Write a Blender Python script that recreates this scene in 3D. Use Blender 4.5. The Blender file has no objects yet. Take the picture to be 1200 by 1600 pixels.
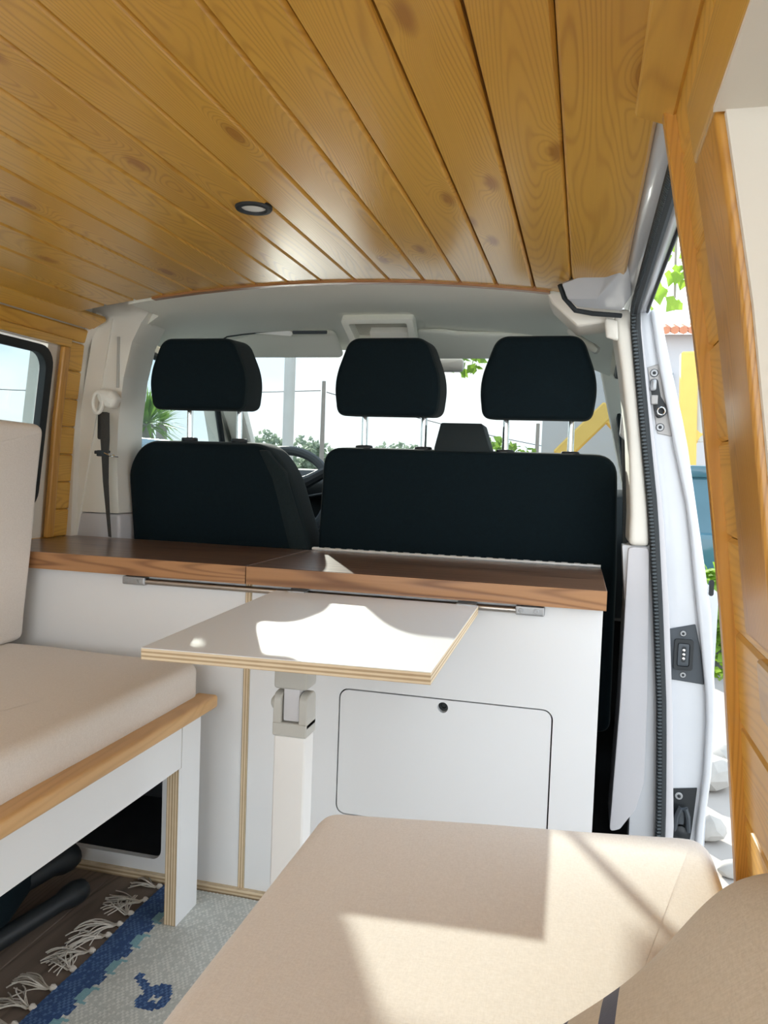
import bpy, bmesh, math, random
from mathutils import Vector, Matrix, Euler
from mathutils.geometry import tessellate_polygon
random.seed(7)
S = bpy.context.scene
COL = S.collection
PI = math.pi

# ------------------------------------------------------------------ camera
cam_d = bpy.data.cameras.new('camera')
cam = bpy.data.objects.new('camera', cam_d)
COL.objects.link(cam)
S.camera = cam
cam_d.sensor_fit = 'HORIZONTAL'
cam_d.sensor_width = 36.0
cam_d.lens = 36.0 * 1228.0 / 1200.0
cam_d.clip_start = 0.01
cam_d.clip_end = 500
_R = ((0.96839472, -0.04724945, 0.24490641),
      (0.24679716, 0.03942447, -0.96826488),
      (0.03609468, 0.9981048, 0.04983948))
M4 = Matrix(_R).to_4x4()
M4.translation = Vector((0, 0, 0.90))
cam.matrix_world = M4

# ------------------------------------------------------------------ sky, sun, exposure
W = bpy.data.worlds.new('sky')
S.world = W
W.use_nodes = True
nt = W.node_tree
nt.nodes.clear()
def wn(t, **k):
    n = nt.nodes.new(t)
    for a, b in k.items(): setattr(n, a, b)
    return n
wo = wn('ShaderNodeOutputWorld'); bg = wn('ShaderNodeBackground')
tc = wn('ShaderNodeTexCoord'); sx = wn('ShaderNodeSeparateXYZ')
nt.links.new(tc.outputs['Generated'], sx.inputs[0])
rmp = wn('ShaderNodeValToRGB')
rmp.color_ramp.elements[0].position = 0.0
rmp.color_ramp.elements[0].color = (0.86, 0.93, 0.97, 1)
rmp.color_ramp.elements[1].position = 0.6
rmp.color_ramp.elements[1].color = (0.38, 0.60, 0.86, 1)
nt.links.new(sx.outputs['Z'], rmp.inputs[0])
mp = wn('ShaderNodeMapping'); mp.inputs['Scale'].default_value = (2.2, 2.2, 7.0)
nt.links.new(tc.outputs['Generated'], mp.inputs[0])
nz = wn('ShaderNodeTexNoise'); nz.inputs['Scale'].default_value = 1.7; nz.inputs['Detail'].default_value = 7
nt.links.new(mp.outputs[0], nz.inputs['Vector'])
cr = wn('ShaderNodeValToRGB')
cr.color_ramp.elements[0].position = 0.40; cr.color_ramp.elements[1].position = 0.60
nt.links.new(nz.outputs['Fac'], cr.inputs[0])
mx = wn('ShaderNodeMixRGB'); mx.inputs[2].default_value = (1.0, 0.99, 0.96, 1)
nt.links.new(cr.outputs[0], mx.inputs[0]); nt.links.new(rmp.outputs[0], mx.inputs[1])
nt.links.new(mx.outputs[0], bg.inputs[0])
bg.inputs[1].default_value = 0.98
nt.links.new(bg.outputs[0], wo.inputs[0])

sun_d = bpy.data.lights.new('sun', 'SUN')
sun_d.energy = 4.6
sun_d.angle = math.radians(0.7)
sun_d.color = (1.0, 0.945, 0.83)
sun = bpy.data.objects.new('sun', sun_d)
COL.objects.link(sun)
sun.location = (-3, 8, 5)
sun.rotation_euler = Vector((0.50, -1.0, -0.40)).to_track_quat('-Z', 'Y').to_euler()

S.view_settings.view_transform = 'Standard'
S.view_settings.look = 'None'
S.view_settings.gamma = 1.0
S.view_settings.use_curve_mapping = False
S.view_settings.exposure = 1.48

# ------------------------------------------------------------------ materials
def new_mat(name):
    m = bpy.data.materials.new(name)
    m.use_nodes = True
    return m, m.node_tree, m.node_tree.nodes['Principled BSDF']
def nd(t, typ, **k):
    n = t.nodes.new(typ)
    for a, b in k.items():
        if hasattr(n, a): setattr(n, a, b)
    return n
def plain(name, col, rough=0.5, metal=0.0, bump=0.0, bscale=300, var=0.0, spec=0.5, coat=0.0):
    m, t, b = new_mat(name)
    b.inputs['Base Color'].default_value = (*col, 1)
    b.inputs['Roughness'].default_value = rough
    b.inputs['Metallic'].default_value = metal
    b.inputs['Specular IOR Level'].default_value = spec
    b.inputs['Coat Weight'].default_value = coat
    tcn = nd(t, 'ShaderNodeTexCoord')
    if bump or var:
        n = nd(t, 'ShaderNodeTexNoise')
        n.inputs['Scale'].default_value = bscale; n.inputs['Detail'].default_value = 3
        t.links.new(tcn.outputs['Object'], n.inputs['Vector'])
        if bump:
            bp = nd(t, 'ShaderNodeBump'); bp.inputs['Strength'].default_value = bump
            bp.inputs['Distance'].default_value = 0.002
            t.links.new(n.outputs['Fac'], bp.inputs['Height']); t.links.new(bp.outputs[0], b.inputs['Normal'])
        if var:
            mxn = nd(t, 'ShaderNodeMixRGB'); mxn.inputs[1].default_value = (*[c * (1 - var) for c in col], 1)
            mxn.inputs[2].default_value = (*[min(1, c * (1 + var)) for c in col], 1)
            t.links.new(n.outputs['Fac'], mxn.inputs[0]); t.links.new(mxn.outputs[0], b.inputs['Base Color'])
    return m
def wood(name, light, dark, axis='Y', ring=420.0, across=8.0, along=0.8, rough=0.32, knots=True, contrast=0.8, coat=0.0, fine=0.25, pores=230.0, relief=0.22):
    m, t, b = new_mat(name)
    L = t.links
    tcn = nd(t, 'ShaderNodeTexCoord'); oi = nd(t, 'ShaderNodeObjectInfo')
    off = nd(t, 'ShaderNodeVectorMath', operation='SCALE'); off.inputs[0].default_value = (37.0, 53.0, 41.0)
    L.new(oi.outputs['Random'], off.inputs['Scale'])
    add = nd(t, 'ShaderNodeVectorMath', operation='ADD')
    L.new(tcn.outputs['Object'], add.inputs[0]); L.new(off.outputs[0], add.inputs[1])
    def mapped(a, l):
        v = nd(t, 'ShaderNodeMapping')
        s = [a, a, a]; s['XYZ'.index(axis)] = l
        v.inputs['Scale'].default_value = s
        L.new(add.outputs[0], v.inputs[0]); return v
    v1 = mapped(across, along)
    n1 = nd(t, 'ShaderNodeTexNoise'); n1.inputs['Scale'].default_value = 1.0; n1.inputs['Detail'].default_value = 1.6; n1.inputs['Roughness'].default_value = 0.35
    L.new(v1.outputs[0], n1.inputs['Vector'])
    # knots: sparse elongated spots that also bend the rings round them
    vk = mapped(11.0, 3.6)
    vo = nd(t, 'ShaderNodeTexVoronoi', voronoi_dimensions='2D'); vo.inputs['Scale'].default_value = 0.62
    L.new(vk.outputs[0], vo.inputs['Vector'])
    kr = nd(t, 'ShaderNodeMapRange'); kr.inputs[1].default_value = 0.0; kr.inputs[2].default_value = 0.22; kr.inputs[3].default_value = 0.09; kr.inputs[4].default_value = 0.0
    kr.interpolation_type = 'SMOOTHSTEP'
    L.new(vo.outputs['Distance'], kr.inputs[0])
    sm = nd(t, 'ShaderNodeMath', operation='ADD')
    L.new(n1.outputs['Fac'], sm.inputs[0])
    if knots: L.new(kr.outputs[0], sm.inputs[1])
    else: sm.inputs[1].default_value = 0.0
    mu = nd(t, 'ShaderNodeMath', operation='MULTIPLY'); mu.inputs[1].default_value = ring
    L.new(sm.outputs[0], mu.inputs[0])
    si = nd(t, 'ShaderNodeMath', operation='SINE'); L.new(mu.outputs[0], si.inputs[0])
    r01 = nd(t, 'ShaderNodeMapRange'); r01.inputs[1].default_value = -1; r01.inputs[2].default_value = 1
    L.new(si.outputs[0], r01.inputs[0])
    pw = nd(t, 'ShaderNodeMath', operation='POWER'); pw.inputs[1].default_value = 3.0
    L.new(r01.outputs[0], pw.inputs[0])
    v2 = mapped(pores, 5.0 * pores / 230.0)
    n2 = nd(t, 'ShaderNodeTexNoise'); n2.inputs['Scale'].default_value = 1.0; n2.inputs['Detail'].default_value = 2
    L.new(v2.outputs[0], n2.inputs['Vector'])
    v3 = mapped(14.0, 1.6)
    n3 = nd(t, 'ShaderNodeTexNoise'); n3.inputs['Scale'].default_value = 1.0; n3.inputs['Detail'].default_value = 2
    L.new(v3.outputs[0], n3.inputs['Vector'])
    # factor = ring*contrast*patch + fine
    m1 = nd(t, 'ShaderNodeMath', operation='MULTIPLY'); L.new(pw.outputs[0], m1.inputs[0]); L.new(n3.outputs['Fac'], m1.inputs[1])
    m2 = nd(t, 'ShaderNodeMath', operation='MULTIPLY'); L.new(m1.outputs[0], m2.inputs[0]); m2.inputs[1].default_value = contrast
    f2 = nd(t, 'ShaderNodeMath', operation='MULTIPLY'); L.new(n2.outputs['Fac'], f2.inputs[0]); f2.inputs[1].default_value = fine
    f3 = nd(t, 'ShaderNodeMath', operation='ADD'); L.new(m2.outputs[0], f3.inputs[0]); L.new(f2.outputs[0], f3.inputs[1])
    rv = nd(t, 'ShaderNodeMath', operation='MULTIPLY_ADD'); L.new(oi.outputs['Random'], rv.inputs[0]); rv.inputs[1].default_value = 0.18; L.new(f3.outputs[0], rv.inputs[2])
    kd = nd(t, 'ShaderNodeMapRange'); kd.inputs[1].default_value = 0.03; kd.inputs[2].default_value = 0.09; kd.inputs[3].default_value = 0.75; kd.inputs[4].default_value = 0.0
    L.new(vo.outputs['Distance'], kd.inputs[0])
    f4 = nd(t, 'ShaderNodeMath', operation='ADD', use_clamp=True); L.new(rv.outputs[0], f4.inputs[0])
    if knots: L.new(kd.outputs[0], f4.inputs[1])
    else: f4.inputs[1].default_value = 0.0
    mxn = nd(t, 'ShaderNodeMixRGB'); mxn.inputs[1].default_value = (*light, 1); mxn.inputs[2].default_value = (*dark, 1)
    L.new(f4.outputs[0], mxn.inputs[0]); L.new(mxn.outputs[0], b.inputs['Base Color'])
    b.inputs['Roughness'].default_value = rough
    b.inputs['Coat Weight'].default_value = coat; b.inputs['Coat Roughness'].default_value = 0.22
    bp = nd(t, 'ShaderNodeBump'); bp.inputs['Strength'].default_value = relief; bp.inputs['Distance'].default_value = 0.0012; bp.invert = True
    L.new(f3.outputs[0], bp.inputs['Height']); L.new(bp.outputs[0], b.inputs['Normal'])
    return m
def fabric(name, col, col2, scale=900.0, bump=0.5, sheen=0.2):
    m, t, b = new_mat(name); L = t.links
    tcn = nd(t, 'ShaderNodeTexCoord')
    ws = []
    for sc in ((scale, scale * 0.12, scale), (scale * 0.12, scale, scale * 0.12)):
        mpn = nd(t, 'ShaderNodeMapping'); mpn.inputs['Scale'].default_value = sc; mpn.inputs['Rotation'].default_value = (0.2, 0.1, 0.5)
        L.new(tcn.outputs['Object'], mpn.inputs[0])
        w = nd(t, 'ShaderNodeTexNoise'); w.inputs['Scale'].default_value = 0.6; w.inputs['Detail'].default_value = 1.0
        L.new(mpn.outputs[0], w.inputs['Vector']); ws.append(w)
    a2 = nd(t, 'ShaderNodeMath', operation='ADD'); L.new(ws[0].outputs['Fac'], a2.inputs[0]); L.new(ws[1].outputs['Fac'], a2.inputs[1])
    d = nd(t, 'ShaderNodeMath', operation='MULTIPLY'); L.new(a2.outputs[0], d.inputs[0]); d.inputs[1].default_value = 0.5
    n = nd(t, 'ShaderNodeTexNoise'); n.inputs['Scale'].default_value = 420; n.inputs['Detail'].default_value = 3
    L.new(tcn.outputs['Object'], n.inputs['Vector'])
    s = nd(t, 'ShaderNodeMath', operation='MULTIPLY_ADD'); L.new(n.outputs['Fac'], s.inputs[0]); s.inputs[1].default_value = 0.8; L.new(d.outputs[0], s.inputs[2])
    s2 = nd(t, 'ShaderNodeMapRange'); s2.inputs[1].default_value = 0.5; s2.inputs[2].default_value = 1.3; L.new(s.outputs[0], s2.inputs[0])
    mxn = nd(t, 'ShaderNodeMixRGB'); mxn.inputs[1].default_value = (*col2, 1); mxn.inputs[2].default_value = (*col, 1)
    L.new(s2.outputs[0], mxn.inputs[0]); L.new(mxn.outputs[0], b.inputs['Base Color'])
    b.inputs['Roughness'].default_value = 0.92; b.inputs['Sheen Weight'].default_value = sheen
    b.inputs['Specular IOR Level'].default_value = 0.2
    bp = nd(t, 'ShaderNodeBump'); bp.inputs['Strength'].default_value = bump * 0.5; bp.inputs['Distance'].default_value = 0.0006
    L.new(s.outputs[0], bp.inputs['Height']); L.new(bp.outputs[0], b.inputs['Normal'])
    return m
def ply_edge(name, axis='Z', pitch=0.0028):
    m, t, b = new_mat(name); L = t.links
    tcn = nd(t, 'ShaderNodeTexCoord'); sp = nd(t, 'ShaderNodeSeparateXYZ')
    L.new(tcn.outputs['Object'], sp.inputs[0])
    mu = nd(t, 'ShaderNodeMath', operation='MULTIPLY'); mu.inputs[1].default_value = 2 * PI / (pitch * 2)
    L.new(sp.outputs['XYZ'.index(axis)], mu.inputs[0])
    si = nd(t, 'ShaderNodeMath', operation='SINE'); L.new(mu.outputs[0], si.inputs[0])
    n = nd(t, 'ShaderNodeTexNoise'); n.inputs['Scale'].default_value = 60; L.new(tcn.outputs['Object'], n.inputs['Vector'])
    ad = nd(t, 'ShaderNodeMath', operation='ADD'); L.new(si.outputs[0], ad.inputs[0]); L.new(n.outputs['Fac'], ad.inputs[1])
    r = nd(t, 'ShaderNodeValToRGB'); e = r.color_ramp.elements
    e[0].position = 0.2; e[0].color = (0.74, 0.61, 0.42, 1); e[1].position = 0.9; e[1].color = (0.46, 0.33, 0.19, 1)
    L.new(ad.outputs[0], r.inputs[0]); L.new(r.outputs[0], b.inputs['Base Color'])
    b.inputs['Roughness'].default_value = 0.6
    return m
def glass(name, tint, dust=0.03, rough=0.0):
    m = bpy.data.materials.new(name); m.use_nodes = True; t = m.node_tree; t.nodes.clear(); L = t.links
    o = nd(t, 'ShaderNodeOutputMaterial'); tr = nd(t, 'ShaderNodeBsdfTransparent'); gl = nd(t, 'ShaderNodeBsdfGlossy'); df = nd(t, 'ShaderNodeBsdfDiffuse')
    tr.inputs[0].default_value = (*tint, 1); gl.inputs['Roughness'].default_value = 0.02
    df.inputs[0].default_value = (0.8, 0.8, 0.78, 1)
    lw = nd(t, 'ShaderNodeLayerWeight'); pwn = nd(t, 'ShaderNodeMath', operation='POWER'); pwn.inputs[1].default_value = 4.0; fr = nd(t, 'ShaderNodeMath', operation='MULTIPLY_ADD'); fr.inputs[1].default_value = 0.45; fr.inputs[2].default_value = 0.035
    L.new(lw.outputs['Facing'], pwn.inputs[0]); L.new(pwn.outputs[0], fr.inputs[0])
    m1 = nd(t, 'ShaderNodeMixShader'); m2 = nd(t, 'ShaderNodeMixShader')
    tcn = nd(t, 'ShaderNodeTexCoord'); n = nd(t, 'ShaderNodeTexNoise'); n.inputs['Scale'].default_value = 14; n.inputs['Detail'].default_value = 6
    L.new(tcn.outputs['Object'], n.inputs['Vector'])
    mu = nd(t, 'ShaderNodeMath', operation='MULTIPLY'); mu.inputs[1].default_value = dust * 2
    L.new(n.outputs['Fac'], mu.inputs[0]); L.new(mu.outputs[0], m2.inputs[0])
    L.new(fr.outputs[0], m1.inputs[0]); L.new(tr.outputs[0], m1.inputs[1]); L.new(gl.outputs[0], m1.inputs[2])
    L.new(m1.outputs[0], m2.inputs[1]); L.new(df.outputs[0], m2.inputs[2]); L.new(m2.outputs[0], o.inputs[0])
    return m
def leafmat(name, a, bcol):
    m, t, b = new_mat(name); L = t.links
    tcn = nd(t, 'ShaderNodeTexCoord'); n = nd(t, 'ShaderNodeTexNoise'); n.inputs['Scale'].default_value = 6
    L.new(tcn.outputs['Object'], n.inputs['Vector'])
    mxn = nd(t, 'ShaderNodeMixRGB'); mxn.inputs[1].default_value = (*a, 1); mxn.inputs[2].default_value = (*bcol, 1)
    L.new(n.outputs['Fac'], mxn.inputs[0]); L.new(mxn.outputs[0], b.inputs['Base Color'])
    b.inputs['Roughness'].default_value = 0.55
    b.inputs['Subsurface Weight'].default_value = 0.0
    tl = nd(t, 'ShaderNodeBsdfTranslucent'); L.new(mxn.outputs[0], tl.inputs[0])
    ms = nd(t, 'ShaderNodeMixShader'); ms.inputs[0].default_value = 0.45
    out = [x for x in t.nodes if x.type == 'OUTPUT_MATERIAL'][0]
    L.new(b.outputs[0], ms.inputs[1]); L.new(tl.outputs[0], ms.inputs[2]); L.new(ms.outputs[0], out.inputs[0])
    return m

PINE_L, PINE_D = (0.80, 0.455, 0.075), (0.43, 0.19, 0.022)
M = {}
M['pine_y'] = wood('golden_pine', PINE_L, PINE_D, 'Y', coat=0.6, rough=0.34, contrast=0.62)
M['pine_z'] = wood('golden_pine_upright', (0.70, 0.36, 0.07), (0.36, 0.145, 0.02), 'Z', coat=0.25, knots=False, contrast=0.6)
M['pine_w'] = wood('golden_pine_wall', PINE_L, PINE_D, 'Y', coat=0.3, rough=0.38, knots=False, contrast=0.6)
M['pine_back'] = plain('pine_backing', (0.16, 0.07, 0.014), 0.6, var=0.2, bscale=40)
M['pine_x'] = wood('pine_trim_strip', (0.42, 0.2, 0.075), (0.25, 0.1, 0.03), 'X', knots=False)
M['walnut'] = wood('walnut_lid', (0.33, 0.185, 0.108), (0.06, 0.027, 0.015), 'X', ring=75, across=22, along=0.55, rough=0.28, knots=False, contrast=1.2, coat=0.3, fine=0.5, pores=90, relief=0.05)
M['walnut_lit'] = wood('lit_walnut_edge', (0.52, 0.27, 0.12), (0.20, 0.085, 0.035), 'X', ring=120, across=14, along=0.8, rough=0.35, knots=False, contrast=1.0)  # paler walnut with the light on the lid's front edge in its colour
M['rail_wood'] = wood('honey_rail_wood', (0.74, 0.45, 0.19), (0.44, 0.22, 0.075), 'Y', ring=170, rough=0.4, contrast=0.4)
M['vinyl'] = wood('grey_brown_vinyl', (0.25, 0.19, 0.15), (0.11, 0.08, 0.062), 'Y', ring=120, across=8, along=0.8, rough=0.5, knots=False, contrast=1.0)
M['white'] = plain('white_laminate', (0.82, 0.83, 0.84), 0.38, bump=0.03, bscale=900)
M['white_in'] = plain('dull_white', (0.70, 0.71, 0.70), 0.6, var=0.05, bscale=30)
M['steel_white'] = plain('white_car_paint', (0.64, 0.66, 0.69), 0.25, var=0.02, bscale=20, coat=0.4)
M['cream'] = plain('cream_plastic', (0.86, 0.83, 0.75), 0.55, bump=0.06, bscale=700)
M['cream_warm'] = plain('cream_panel', (0.84, 0.80, 0.72), 0.6, bump=0.04, bscale=500)
M['headliner'] = plain('headliner_felt', (0.87, 0.86, 0.77), 0.9, bump=0.3, bscale=900, var=0.04)
M['grey_plastic'] = plain('grey_plastic', (0.60, 0.59, 0.61), 0.5, bump=0.08, bscale=900)
M['grey_joint'] = plain('warm_grey_plastic', (0.50, 0.49, 0.45), 0.45, bump=0.03, bscale=600)
M['leg_white'] = plain('leg_enamel', (0.80, 0.79, 0.77), 0.35, bump=0.02)
M['black_rubber'] = plain('black_rubber', (0.013, 0.018, 0.021), 0.6, bump=0.15, bscale=400)
M['seal_rib'] = plain('seal_rib_rubber', (0.045, 0.06, 0.068), 0.55, bump=0.1)
M['black_plastic'] = plain('black_plastic', (0.014, 0.018, 0.021), 0.5, bump=0.05, bscale=800)
M['slate_plastic'] = plain('slate_plastic', (0.055, 0.066, 0.078), 0.5, bump=0.08, bscale=900)
M['dark'] = plain('dark_void', (0.012, 0.013, 0.015), 0.9, var=0.1)
M['seat'] = fabric('black_seat_cloth', (0.004, 0.0125, 0.017), (0.0018, 0.006, 0.0085), 1500, 0.25, 0.0)
M['seat_side'] = fabric('charcoal_seat_side', (0.016, 0.026, 0.028), (0.008, 0.014, 0.016), 1500, 0.25, 0.05)
M['beige'] = fabric('beige_weave', (0.83, 0.775, 0.72), (0.70, 0.64, 0.58), 1900, 0.5, 0.15)
M['beige2'] = fabric('oatmeal_weave', (0.78, 0.70, 0.59), (0.62, 0.54, 0.43), 1400, 0.5, 0.15)
M['stripe'] = fabric('navy_stripe', (0.10, 0.11, 0.17), (0.055, 0.06, 0.10), 1400, 0.4, 0.1)
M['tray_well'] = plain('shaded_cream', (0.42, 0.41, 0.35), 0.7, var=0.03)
M['housing'] = plain('dark_teal_plastic', (0.012, 0.019, 0.021), 0.6, bump=0.1, bscale=900, spec=0.2)
M['chrome'] = plain('chrome', (0.85, 0.86, 0.86), 0.12, 1.0, var=0.02)
M['steel'] = plain('brushed_steel', (0.52, 0.49, 0.46), 0.32, 1.0, bump=0.02, var=0.05, bscale=200)
M['hinge'] = plain('dull_nickel', (0.78, 0.78, 0.77), 0.45, 0.5, var=0.05, bscale=90)
M['zinc'] = plain('zinc_grey', (0.40, 0.41, 0.42), 0.42, 0.7, var=0.06, bscale=120)
M['plate_metal'] = plain('striker_metal', (0.36, 0.35, 0.34), 0.45, 0.4, var=0.05, bscale=80)
M['ply_z'] = ply_edge('ply_edge_flat', 'Z')
M['ply_x'] = ply_edge('ply_edge_upright', 'X')
M['ply_zz'] = ply_edge('ply_toe', 'Z', 0.004)
M['glass'] = glass('windscreen_glass', (0.48, 0.525, 0.53), 0.03)
M['glass_side'] = glass('side_glass', (0.62, 0.68, 0.69), 0.035)
M['lens'] = plain('frosted_lens', (0.78, 0.78, 0.74), 0.4, var=0.03)
M['belt'] = fabric('seat_belt_web', (0.085, 0.08, 0.075), (0.04, 0.038, 0.036), 2500, 0.3, 0.1)
M['rug_grey'] = fabric('rug_pale_grey', (0.66, 0.68, 0.64), (0.42, 0.45, 0.43), 1100, 1.0, 0.1)
M['rug_blue'] = fabric('rug_navy', (0.045, 0.115, 0.30), (0.014, 0.04, 0.13), 1100, 1.0, 0.1)
M['rug_grey_light'] = fabric('rug_light_weft', (0.80, 0.81, 0.77), (0.56, 0.58, 0.55), 1100, 1.0, 0.1)
M['rug_blue_light'] = fabric('rug_blue_weft', (0.12, 0.23, 0.46), (0.04, 0.09, 0.22), 1100, 1.0, 0.1)
M['rug_teal'] = fabric('rug_teal', (0.30, 0.52, 0.58), (0.16, 0.34, 0.40), 1100, 1.0, 0.1)
M['tassel'] = fabric('tassel_cotton', (0.72, 0.67, 0.60), (0.52, 0.48, 0.42), 2500, 0.3, 0.1)
M['yellow'] = plain('yellow_sticker', (0.85, 0.62, 0.06), 0.5, var=0.03)
M['paper'] = plain('paper_white', (0.85, 0.85, 0.82), 0.7, var=0.03)
M['crane'] = plain('crane_yellow', (0.80, 0.52, 0.12), 0.5, var=0.08, bscale=6)
M['house'] = plain('white_render', (0.50, 0.52, 0.56), 0.85, var=0.04, bscale=3)
M['bounce_white'] = plain('cool_bounce_white', (0.70, 0.75, 0.82), 0.85, var=0.04, bscale=3)  # for the added bounce wall, tinted to cool the light it returns
M['roof'] = plain('terracotta', (0.58, 0.26, 0.16), 0.8, var=0.2, bscale=9)
M['concrete'] = plain('pale_concrete', (0.38, 0.355, 0.33), 0.9, var=0.22, bscale=2.2, bump=0.2)
M['pole'] = plain('pole_concrete', (0.62, 0.61, 0.58), 0.8, var=0.1, bscale=5)
M['timber'] = plain('grey_timber', (0.30, 0.27, 0.24), 0.85, var=0.2, bscale=8)
M['leaf'] = leafmat('vine_leaf', (0.30, 0.45, 0.05), (0.12, 0.26, 0.03))
M['leaf_dark'] = leafmat('bush_leaf', (0.12, 0.22, 0.05), (0.045, 0.10, 0.025))
M['leaf_palm'] = leafmat('palm_leaf', (0.30, 0.46, 0.08), (0.12, 0.24, 0.04))
M['leaf_hazed'] = leafmat('hazed_far_leaf', (0.36, 0.43, 0.32), (0.24, 0.31, 0.23))  # distance haze is mixed into this leaf colour
M['car_blue'] = plain('pale_blue_paint', (0.44, 0.58, 0.72), 0.3, var=0.03, coat=0.3)
M['car_glass'] = plain('dark_car_glass', (0.05, 0.13, 0.17), 0.08, var=0.3, bscale=3)
M['stone'] = plain('rubble_stone', (0.40, 0.385, 0.36), 0.9, var=0.2, bscale=14)

# ------------------------------------------------------------------ helpers
ORG = {}
def tag(o, label=None, cat=None, group=None, kind=None):
    if label: o['label'] = label
    if cat: o['category'] = cat
    if group: o['group'] = group
    if kind: o['kind'] = kind
    return o
def thing(name, label, cat, loc, group=None):
    o = bpy.data.objects.new(name, None); COL.objects.link(o)
    o.empty_display_size = 0.05
    o.location = loc; ORG[o.name] = Vector(loc)
    return tag(o, label, cat, group)
def sempty(name):
    o = bpy.data.objects.new(name, None); COL.objects.link(o); ORG[o.name] = Vector((0, 0, 0)); o['kind'] = 'structure'
    return o
def obj(name, bm, mats, parent=None, bevel=0.0, seg=2, ang=32, shade=True, kind=None, label=None):
    if bevel > 0:
        bm.normal_update()
        es = [e for e in bm.edges if len(e.link_faces) == 2 and e.calc_face_angle(0) > math.radians(30)]
        if es: bmesh.ops.bevel(bm, geom=es, offset=bevel, segments=seg, profile=0.6, affect='EDGES', clamp_overlap=True)
    bm.normal_update()
    me = bpy.data.meshes.new(name)
    bm.to_mesh(me); bm.free()
    if not isinstance(mats, (list, tuple)): mats = [mats]
    for m in mats: me.materials.append(m)
    if shade:
        me.polygons.foreach_set('use_smooth', [True] * len(me.polygons))
        me.set_sharp_from_angle(angle=math.radians(ang))
    o = bpy.data.objects.new(name, me); COL.objects.link(o)
    if parent is not None:
        L = ORG[parent.name]; o.parent = parent; ORG[o.name] = L
    else:
        xs = [v.co for v in me.vertices]
        L = Vector(((min(c.x for c in xs) + max(c.x for c in xs)) / 2, (min(c.y for c in xs) + max(c.y for c in xs)) / 2, min(c.z for c in xs)))
        if kind == 'structure': L = Vector((0, 0, 0))
        o.location = L; ORG[o.name] = L
    if L.length: me.transform(Matrix.Translation(-L))
    if kind: o['kind'] = kind
    if label: o['label'] = label
    return o
def nb(): return bmesh.new()
def box(bm, x0, x1, y0, y1, z0, z1, mat=0, T=None):
    vs = [bm.verts.new(Vector(p) if T is None else T @ Vector(p)) for p in ((x0, y0, z0), (x1, y0, z0), (x1, y1, z0), (x0, y1, z0), (x0, y0, z1), (x1, y0, z1), (x1, y1, z1), (x0, y1, z1))]
    for f in ((3, 2, 1, 0), (4, 5, 6, 7), (0, 1, 5, 4), (1, 2, 6, 5), (2, 3, 7, 6), (3, 0, 4, 7)):
        bm.faces.new([vs[i] for i in f]).material_index = mat
    return vs
def prism(bm, pts, f0, f1, mat=0):
    """pts 2-D outline; f0/f1 map a 2-D point to the two end caps."""
    a = [bm.verts.new(f0(*p)) for p in pts]; b = [bm.verts.new(f1(*p)) for p in pts]
    n = len(pts)
    for i in range(n):
        j = (i + 1) % n
        bm.faces.new((a[i], a[j], b[j], b[i])).material_index = mat
    bm.faces.new(a[::-1]).material_index = mat; bm.faces.new(b).material_index = mat
    bmesh.ops.recalc_face_normals(bm, faces=bm.faces[:])
def tube(bm, pts, r, n=10, closed=False, mat=0, cap=True):
    pts = [Vector(p) for p in pts]; N = len(pts)
    rs = r if isinstance(r, (list, tuple)) else [r] * N
    rings = []; up = None
    for i, p in enumerate(pts):
        if closed: d = pts[(i + 1) % N] - pts[i - 1]
        else: d = pts[min(i + 1, N - 1)] - pts[max(i - 1, 0)]
        d.normalize()
        if up is None:
            up = Vector((0, 0, 1)) if abs(d.z) < 0.9 else Vector((1, 0, 0))
        s = d.cross(up)
        if s.length < 1e-5: s = d.cross(Vector((0.3, 1, 0.2)))
        s.normalize(); up = s.cross(d).normalized()
        rings.append([bm.verts.new(p + rs[i] * (math.cos(2 * PI * k / n) * s + math.sin(2 * PI * k / n) * up)) for k in range(n)])
    for i in range(N if closed else N - 1):
        a, b = rings[i], rings[(i + 1) % N]
        for k in range(n):
            bm.faces.new((a[k], a[(k + 1) % n], b[(k + 1) % n], b[k])).material_index = mat
    if cap and not closed:
        bm.faces.new(rings[0][::-1]).material_index = mat; bm.faces.new(rings[-1]).material_index = mat
def lathe(bm, prof, T, n=24, mat=0):
    """prof: (radius, height) along local Z."""
    rings = []
    for r, h in prof:
        rings.append([bm.verts.new(T @ Vector((r * math.cos(2 * PI * k / n), r * math.sin(2 * PI * k / n), h))) for k in range(n)])
    for a, b in zip(rings, rings[1:]):
        for k in range(n):
            bm.faces.new((a[k], a[(k + 1) % n], b[(k + 1) % n], b[k])).material_index = mat
    bm.faces.new(rings[0][::-1]).material_index = mat; bm.faces.new(rings[-1]).material_index = mat
    bmesh.ops.recalc_face_normals(bm, faces=bm.faces[:])
def frame(o, x, y):
    """matrix with local X=x, Y=y, Z=x cross y at origin o."""
    x = Vector(x).normalized(); y = Vector(y); y = (y - x * y.dot(x)).normalized(); z = x.cross(y)
    m = Matrix((x, y, z)).transposed().to_4x4(); m.translation = Vector(o); return m
def rrect(x0, x1, y0, y1, r, n=6):
    rr = r if isinstance(r, (list, tuple)) else (r, r, r, r)   # bl, br, tr, tl
    out = []
    for (cx, cy, a0, q) in ((x0, y0, PI, rr[0]), (x1, y0, 1.5 * PI, rr[1]), (x1, y1, 0, rr[2]), (x0, y1, 0.5 * PI, rr[3])):
        sx_ = 1 if cx == x0 else -1; sy_ = 1 if cy == y0 else -1
        ox, oy = cx + sx_ * q, cy + sy_ * q
        for k in range(n + 1):
            a = a0 + 0.5 * PI * k / n
            out.append((ox + q * math.cos(a), oy + q * math.sin(a)))
    return out
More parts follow.
